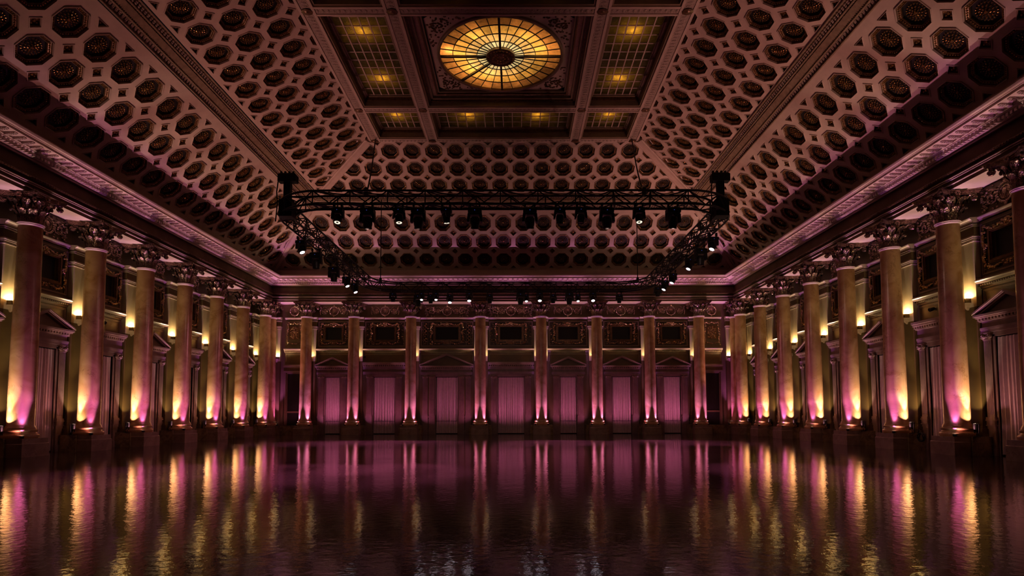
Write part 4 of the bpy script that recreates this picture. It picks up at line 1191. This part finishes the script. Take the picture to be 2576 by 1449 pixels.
for i in range(NB):
    def st(t): return Vector(at_len(outer, LO * t / NB) + (0,)), Vector(at_len(inner, LI * t / NB) + (0,))
    (o0, i0), (om, im), (o1, i1) = st(i), st(i + .5), st(i + 1)
    segs = []
    zl, zh = Vector((0, 0, TZ0)), Vector((0, 0, TZ1))
    segs += [(o0 + zl, o0 + zh), (i0 + zl, i0 + zh), (o0 + zl, i0 + zl), (o0 + zh, i0 + zh)]
    segs += [(o0 + zh, om + zl), (om + zl, o1 + zh), (i0 + zh, im + zl), (im + zl, i1 + zh)]
    segs += [(o0 + zl, im + zl), (im + zl, o1 + zl), (o0 + zh, im + zh), (im + zh, o1 + zh)]
    fr = om.y < TY0 + .1 and abs(om.x - TX) < HW - 1
    lat['f' if fr else 'r'] += segs
for a, b in lat['f']:
    mb = MB(); mb.tube(a - TC, b - TC, .026, 5); obj('truss_brace', mb.mesh('truss_brace', ['black_metal']), truss)
mb = MB()
for a, b in lat['r']: mb.tube(a - TC, b - TC, .026, 5)
obj('brace_lattice', mb.mesh('brace_lattice', ['black_metal']), truss, kind='stuff')
# cable runs lying in the truss
mb = MB()
for q in range(2):
    pts = [at_len(inner if q % 2 else outer, (LI if q % 2 else LO) * t / 160) for t in range(161)]
    mb.path([(x - TC.x + random.uniform(-.05, .05) + (TX - x) * .02, y - TC.y + random.uniform(-.05, .05), random.uniform(.02, .07)) for x, y in pts], .02, 5)
obj('cable_run', mb.mesh('cable_run', ['black_matte'], True), truss)
# suspension cables
cabs = [((-5.0, TY0 + TW, TZ1), (FX - 7.7, 34.4, ZF), 'slack black cable from the far left ceiling corner to the front truss'),
        ((5.9, TY0 + TW, TZ1), (FX + 7.7, 34.4, ZF), 'slack black cable from the far right ceiling corner to the front truss'),
        ((TX - 8.4, TY1 - .4, TZ1), (TX - 8.4, TY1 - .4, 15.6), 'thin vertical black hoist wire over the rear left truss corner'),
        ((TX + 8.4, TY1 - .4, TZ1), (TX + 8.4, TY1 - .4, 15.6), 'thin vertical black hoist wire over the rear right truss corner')]
for a, b, lab in cabs:
    c = thing('hoist_cable', lab, 'cable', a, group='truss suspension cables')
    mb = MB(); d = Vector(b) - Vector(a); mb.path([d * (k / 10) - Vector((0, 0, .35 * math.sin(PI * k / 10) * (abs(d.x) > .1))) for k in range(11)], .035 if abs(d.x) > .1 else .03, 6)
    obj('cable', mb.mesh('cable', ['black_matte']), c)
    mb = MB(); mb.lathe([(.03, 0), (.09, .04), (.09, .3), (.03, .36)], 10); obj('shackle', mb.mesh('shackle', ['black_metal']), c)
# moving heads
def head_meshes(k):
    kx, kz = {1.0: (1.22, .76), 1.25: (1.5, 1.0), .85: (.95, .66)}[k]
    mb = MB(); mb.box(-.17 * kx, .17 * kx, -.13 * kx, .13 * kx, -.24 * kz, -.08 * kz); mb.frustum(-.17 * kx, .17 * kx, -.13 * kx, .13 * kx, -.08 * kz, -.12 * kx, .12 * kx, -.09 * kx, .09 * kx, -.03 * kz)
    base = mb.mesh('base', ['black_metal'])
    mb = MB()
    for s in (-1, 1):
        mb.box(s * .12 * kx - .035, s * .12 * kx + .035, -.06, .06, .03, .17); mb.tube((s * .12 * kx, 0, -.05 * kz), (s * .12 * kx, 0, .06), .03)
    clamp = mb.mesh('clamp', ['black_metal'])
    mb = MB()
    for s in (-1, 1): mb.frustum(s * .17 * kx - .03 * kx, s * .17 * kx + .03 * kx, -.07 * kx, .07 * kx, -.58 * kz, s * .14 * kx - .04 * kx, s * .14 * kx + .04 * kx, -.09 * kx, .09 * kx, -.27 * kz)
    mb.box(-.17 * kx, .17 * kx, -.09 * kx, .09 * kx, -.31 * kz, -.25 * kz)
    yoke = mb.mesh('yoke', ['black_metal'])
    r, h = .115 * kx, .9 * kz
    mb = MB(); mb.lathe([(.02, .20 * h), (.75 * r, .19 * h), (r, .12 * h), (1.05 * r, 0), (r, -.14 * h), (.9 * r, -.22 * h), (.95 * r, -.30 * h), (.82 * r, -.30 * h), (.78 * r, -.26 * h)], 16)
    head = mb.mesh('head', ['black_metal'], True)
    def disc(r0, m):
        mb = MB(); mb.lathe([(r0, -.275 * h), (.82 * r, -.27 * h)], 16, 0, None, r0 < .02); return mb.mesh('lens', [m])
    mb = MB(); mb.box(-.012, .012, -.132 * kx, -.13 * kx, -.17 * kz, -.155 * kz); dot = mb.mesh('display', ['led_blue'])
    return base, clamp, yoke, head, {'on': disc(.005, 'lit_lens'), 'off': disc(.005, 'lens_glass'), 'ring': disc(.35 * r, 'lit_ring')}, dot, kz
HM = {1.0: head_meshes(1.0), 1.25: head_meshes(1.25), .85: head_meshes(.85)}
def moving_head(loc, k, state, aim, label, group, light=None):
    base, clamp, yoke, head, lens, dot, kz = HM[k]
    t = thing('moving_head_light', label, 'stage light', loc, 0, group)
    d = Vector(aim).normalized(); yaw = math.atan2(d.x, -d.y) if abs(d.x) + abs(d.y) > .02 else 0
    obj('base', base, t); obj('clamp', clamp, t); obj('display', dot, t)
    obj('yoke', yoke, t, (0, 0, 0), (0, 0, yaw))
    q = (-d).to_track_quat('Z', 'Y').to_matrix().to_4x4()
    h = obj('head', head, t, M=Matrix.Translation((0, 0, -.54 * kz)) @ q)
    obj('lens', lens[state], h)
    if light:
        tgt, p, col, ang = light
        spot('stage_beam_or_fill', t, Vector((0, 0, -.54 * kz)) + d * .32 * kz, Vector(tgt) - Vector(loc), p, col, ang, .6, .06)  # also carries the added fill of the dark heads
    return t
def wx(px, Y): return CAMP.x + (px - 1303.5 - .0021 * 1482) * (Y * .998 + 8 * .0634) / FPX
front = [(858, 1.0, 'ring', (0, -.35, -1)), (933, 1.25, 'off', (0, .1, -1)), (1011, 1.0, 'ring', (.1, -.2, -1)), (1060, 1.25, 'off', (0, .15, -1)), (1130, 1.0, 'ring', (.1, .05, -1)), (1202, 1.25, 'off', (0, .2, -1)),
         (1340, 1.25, 'off', (0, .2, -1)), (1415, 1.0, 'off', (0, .3, -1)), (1468, 1.0, 'off', (0, 0, -1)), (1533, 1.25, 'off', (0, .1, -1)), (1614, 1.0, 'ring', (0, -.3, -1)), (1700, 1.25, 'off', (-.1, .2, -1))]
for i, (px, k, stt, aim) in enumerate(front):
    st_ = {'ring': 'glowing ring lens', 'off': 'dark lens'}[stt]
    xh = wx(px, 22.0); lt_ = None
    if stt == 'ring': lt_ = ((xh * 1.5, 15.6, 0), P_WASH * .7, (1, .2, .55), 30)
    elif i in (1, 3, 6, 9, 11): lt_ = ((xh * 1.6, 28.0, 0), P_FILL, (1, .58, .48), 150)  # added wide fill lamps, set in heads whose lenses are dark
    moving_head((xh, TY0, TZ0 - .14), k, stt, aim, '%s moving head with %s, %s from left under the front truss' % ('large' if k > 1.1 else 'small', st_, ORD[i]), 'moving heads under the front truss', lt_)
rear = [(997, 1.0, 'off'), (1056, 1.25, 'off'), (1069, .85, 'on'), (1088, 1.0, 'off'), (1105, .85, 'on'), (1137, 1.0, 'on'), (1188, 1.0, 'on'), (1238, 1.0, 'ring'), (1316, 1.25, 'off'), (1331, .85, 'on'), (1364, 1.0, 'on'), (1399, 1.0, 'ring'), (1438, 1.25, 'off'), (1462, .85, 'on'), (1497, 1.0, 'on'), (1567, 1.0, 'ring')]
for i, (px, k, stt) in enumerate(rear):
    x = wx(px, 38.0); on = stt == 'on'
    lt_ = None
    if on: lt_ = ((x * 1.75 - .3, 31.0, 0), P_WASH, (1, .2, .55), 28)
    st_ = {'ring': 'dim ring lens', 'off': 'dark lens', 'on': 'bright lit lens'}[stt]
    loc = (x, TY1 - (0 if i % 2 else TW), TZ0 - .14)
    moving_head(loc, k, stt, (0.02, -.55, -1) if on else (0, .2, -1), 'moving head with %s, %s from left under the rear truss' % (st_, ORD[i]), 'moving heads under the rear truss', lt_)
sides = [(-1, 26.2, 1.0, 'on'), (-1, 28.2, 1.25, 'off'), (-1, 33.3, 1.0, 'on'), (-1, 35.0, 1.0, 'on'), (-1, 31.0, 1.25, 'off'),
         (1, 25.8, 1.0, 'on'), (1, 27.6, 1.25, 'off'), (1, 29.4, 1.0, 'on'), (1, 32.6, 1.0, 'on'), (1, 34.4, 1.0, 'on'), (1, 36.2, 1.0, 'off')]
cnt = {-1: 0, 1: 0}
for s, y, k, stt in sides:
    x = TX + s * (HW - .3); on = stt == 'on'; sd = 'left' if s < 0 else 'right'
    lt_ = None
    if on: lt_ = ((-s * 17.8, y, 2.0), 600, (1, .30, .38), 26)
    cnt[s] += 1
    moving_head((TX + s * HW, y, TZ0 - .14), k, stt, (-s * .5, -.25, -1) if on else (0, .1, -1), 'moving head with %s, %s from the front on the %s truss side' % ('bright lit lens' if on else 'dark lens', ORD[cnt[s] - 1], sd), 'moving heads under the %s truss side' % sd, lt_)
# masts with a horizontal fixture on the front truss corners
for s in (-1, 1):
    sd = 'left' if s < 0 else 'right'
    t = thing('corner_mast', 'black mast with horizontal fixture standing on the front %s truss corner' % sd, 'mast', (TX + s * (HW - .62), TY0 + 1.0, TZ1))
    mb = MB(); mb.box(-.13, .13, -.12, .12, -.1, .74); mb.box(-.26, .26, -.24, .24, -.72, -.05); obj('mast', mb.mesh('mast', ['black_matte']), t)
    mb = MB(); mb.box(-.36, .36, -.16, .16, .72, 1.0); mb.frustum(-.36, .36, -.16, .16, 1.0, -.3, .3, -.12, .12, 1.06)
    for k in range(4): mb.box(-.3 + .16 * k, -.24 + .16 * k, -.05, .05, 1.04, 1.16)
    obj('fixture', mb.mesh('fixture', ['black_matte']), t)
    mb = MB(); mb.path([(-.34, -.1, .8), (-.40, -.1, .3), (-.36, -.1, -.2), (-.42, -.1, -.9)], .025, 5); obj('cable', mb.mesh('cable', ['black_matte']), t)

# cable coil hung by a right-hand column and small wall projectors
t = thing('cable_coil', 'black coiled cable hanging beside the third right column plinth', 'cable', M=WALLM['right'] @ Matrix.Translation((-COL_Y[2] + 1.02, .30, .52)))
mb = MB()
mb.path([((.17 + .01 * math.sin(k)) * math.cos(k * .45), .05 * math.sin(k * .7), .17 * math.sin(k * .45)) for k in range(60)], .022, 5)
obj('coil', mb.mesh('coil', ['black_matte'], True), t)
mb = MB(); mb.path([(.02, 0, .17), (-.1, 0, .3), (-.18, 0, .16)], .02, 5); obj('tie', mb.mesh('tie', ['black_matte']), t)
mb = MB(); mb.box(-.05, .05, -.02, 0, -.05, .05); wp_me = mb.mesh('wall_plate', ['black_metal'])
mb = MB(); mb.lathe([(.01, -.1), (.06, -.09), (.075, 0), (.08, .12), (.065, .12), (.06, .1)], 12, 0, Matrix.Translation((0, -.14, 0)) @ Matrix.Rotation(1.9, 4, 'X')); wc_me = mb.mesh('projector_can', ['black_metal'], True)
for side, x, lab in (('right', -(COL_Y[1] + COL_Y[2]) / 2 - .30, 'small black projector on the wall panel above a flat-topped right doorway'),
                     ('left', (COL_Y[2] + COL_Y[3]) / 2 - .1, 'small black projector on the wall panel above a flat-topped left doorway'),
                     ('back', -10.45, 'small black projector on far wall panel left of a flat doorway')):
    t = thing('wall_projector', lab, 'spotlight', M=WALLM[side] @ Matrix.Translation((x, YW, 5.72)), group='small wall projectors')
    obj('wall_plate', wp_me, t); obj('projector_can', wc_me, t)
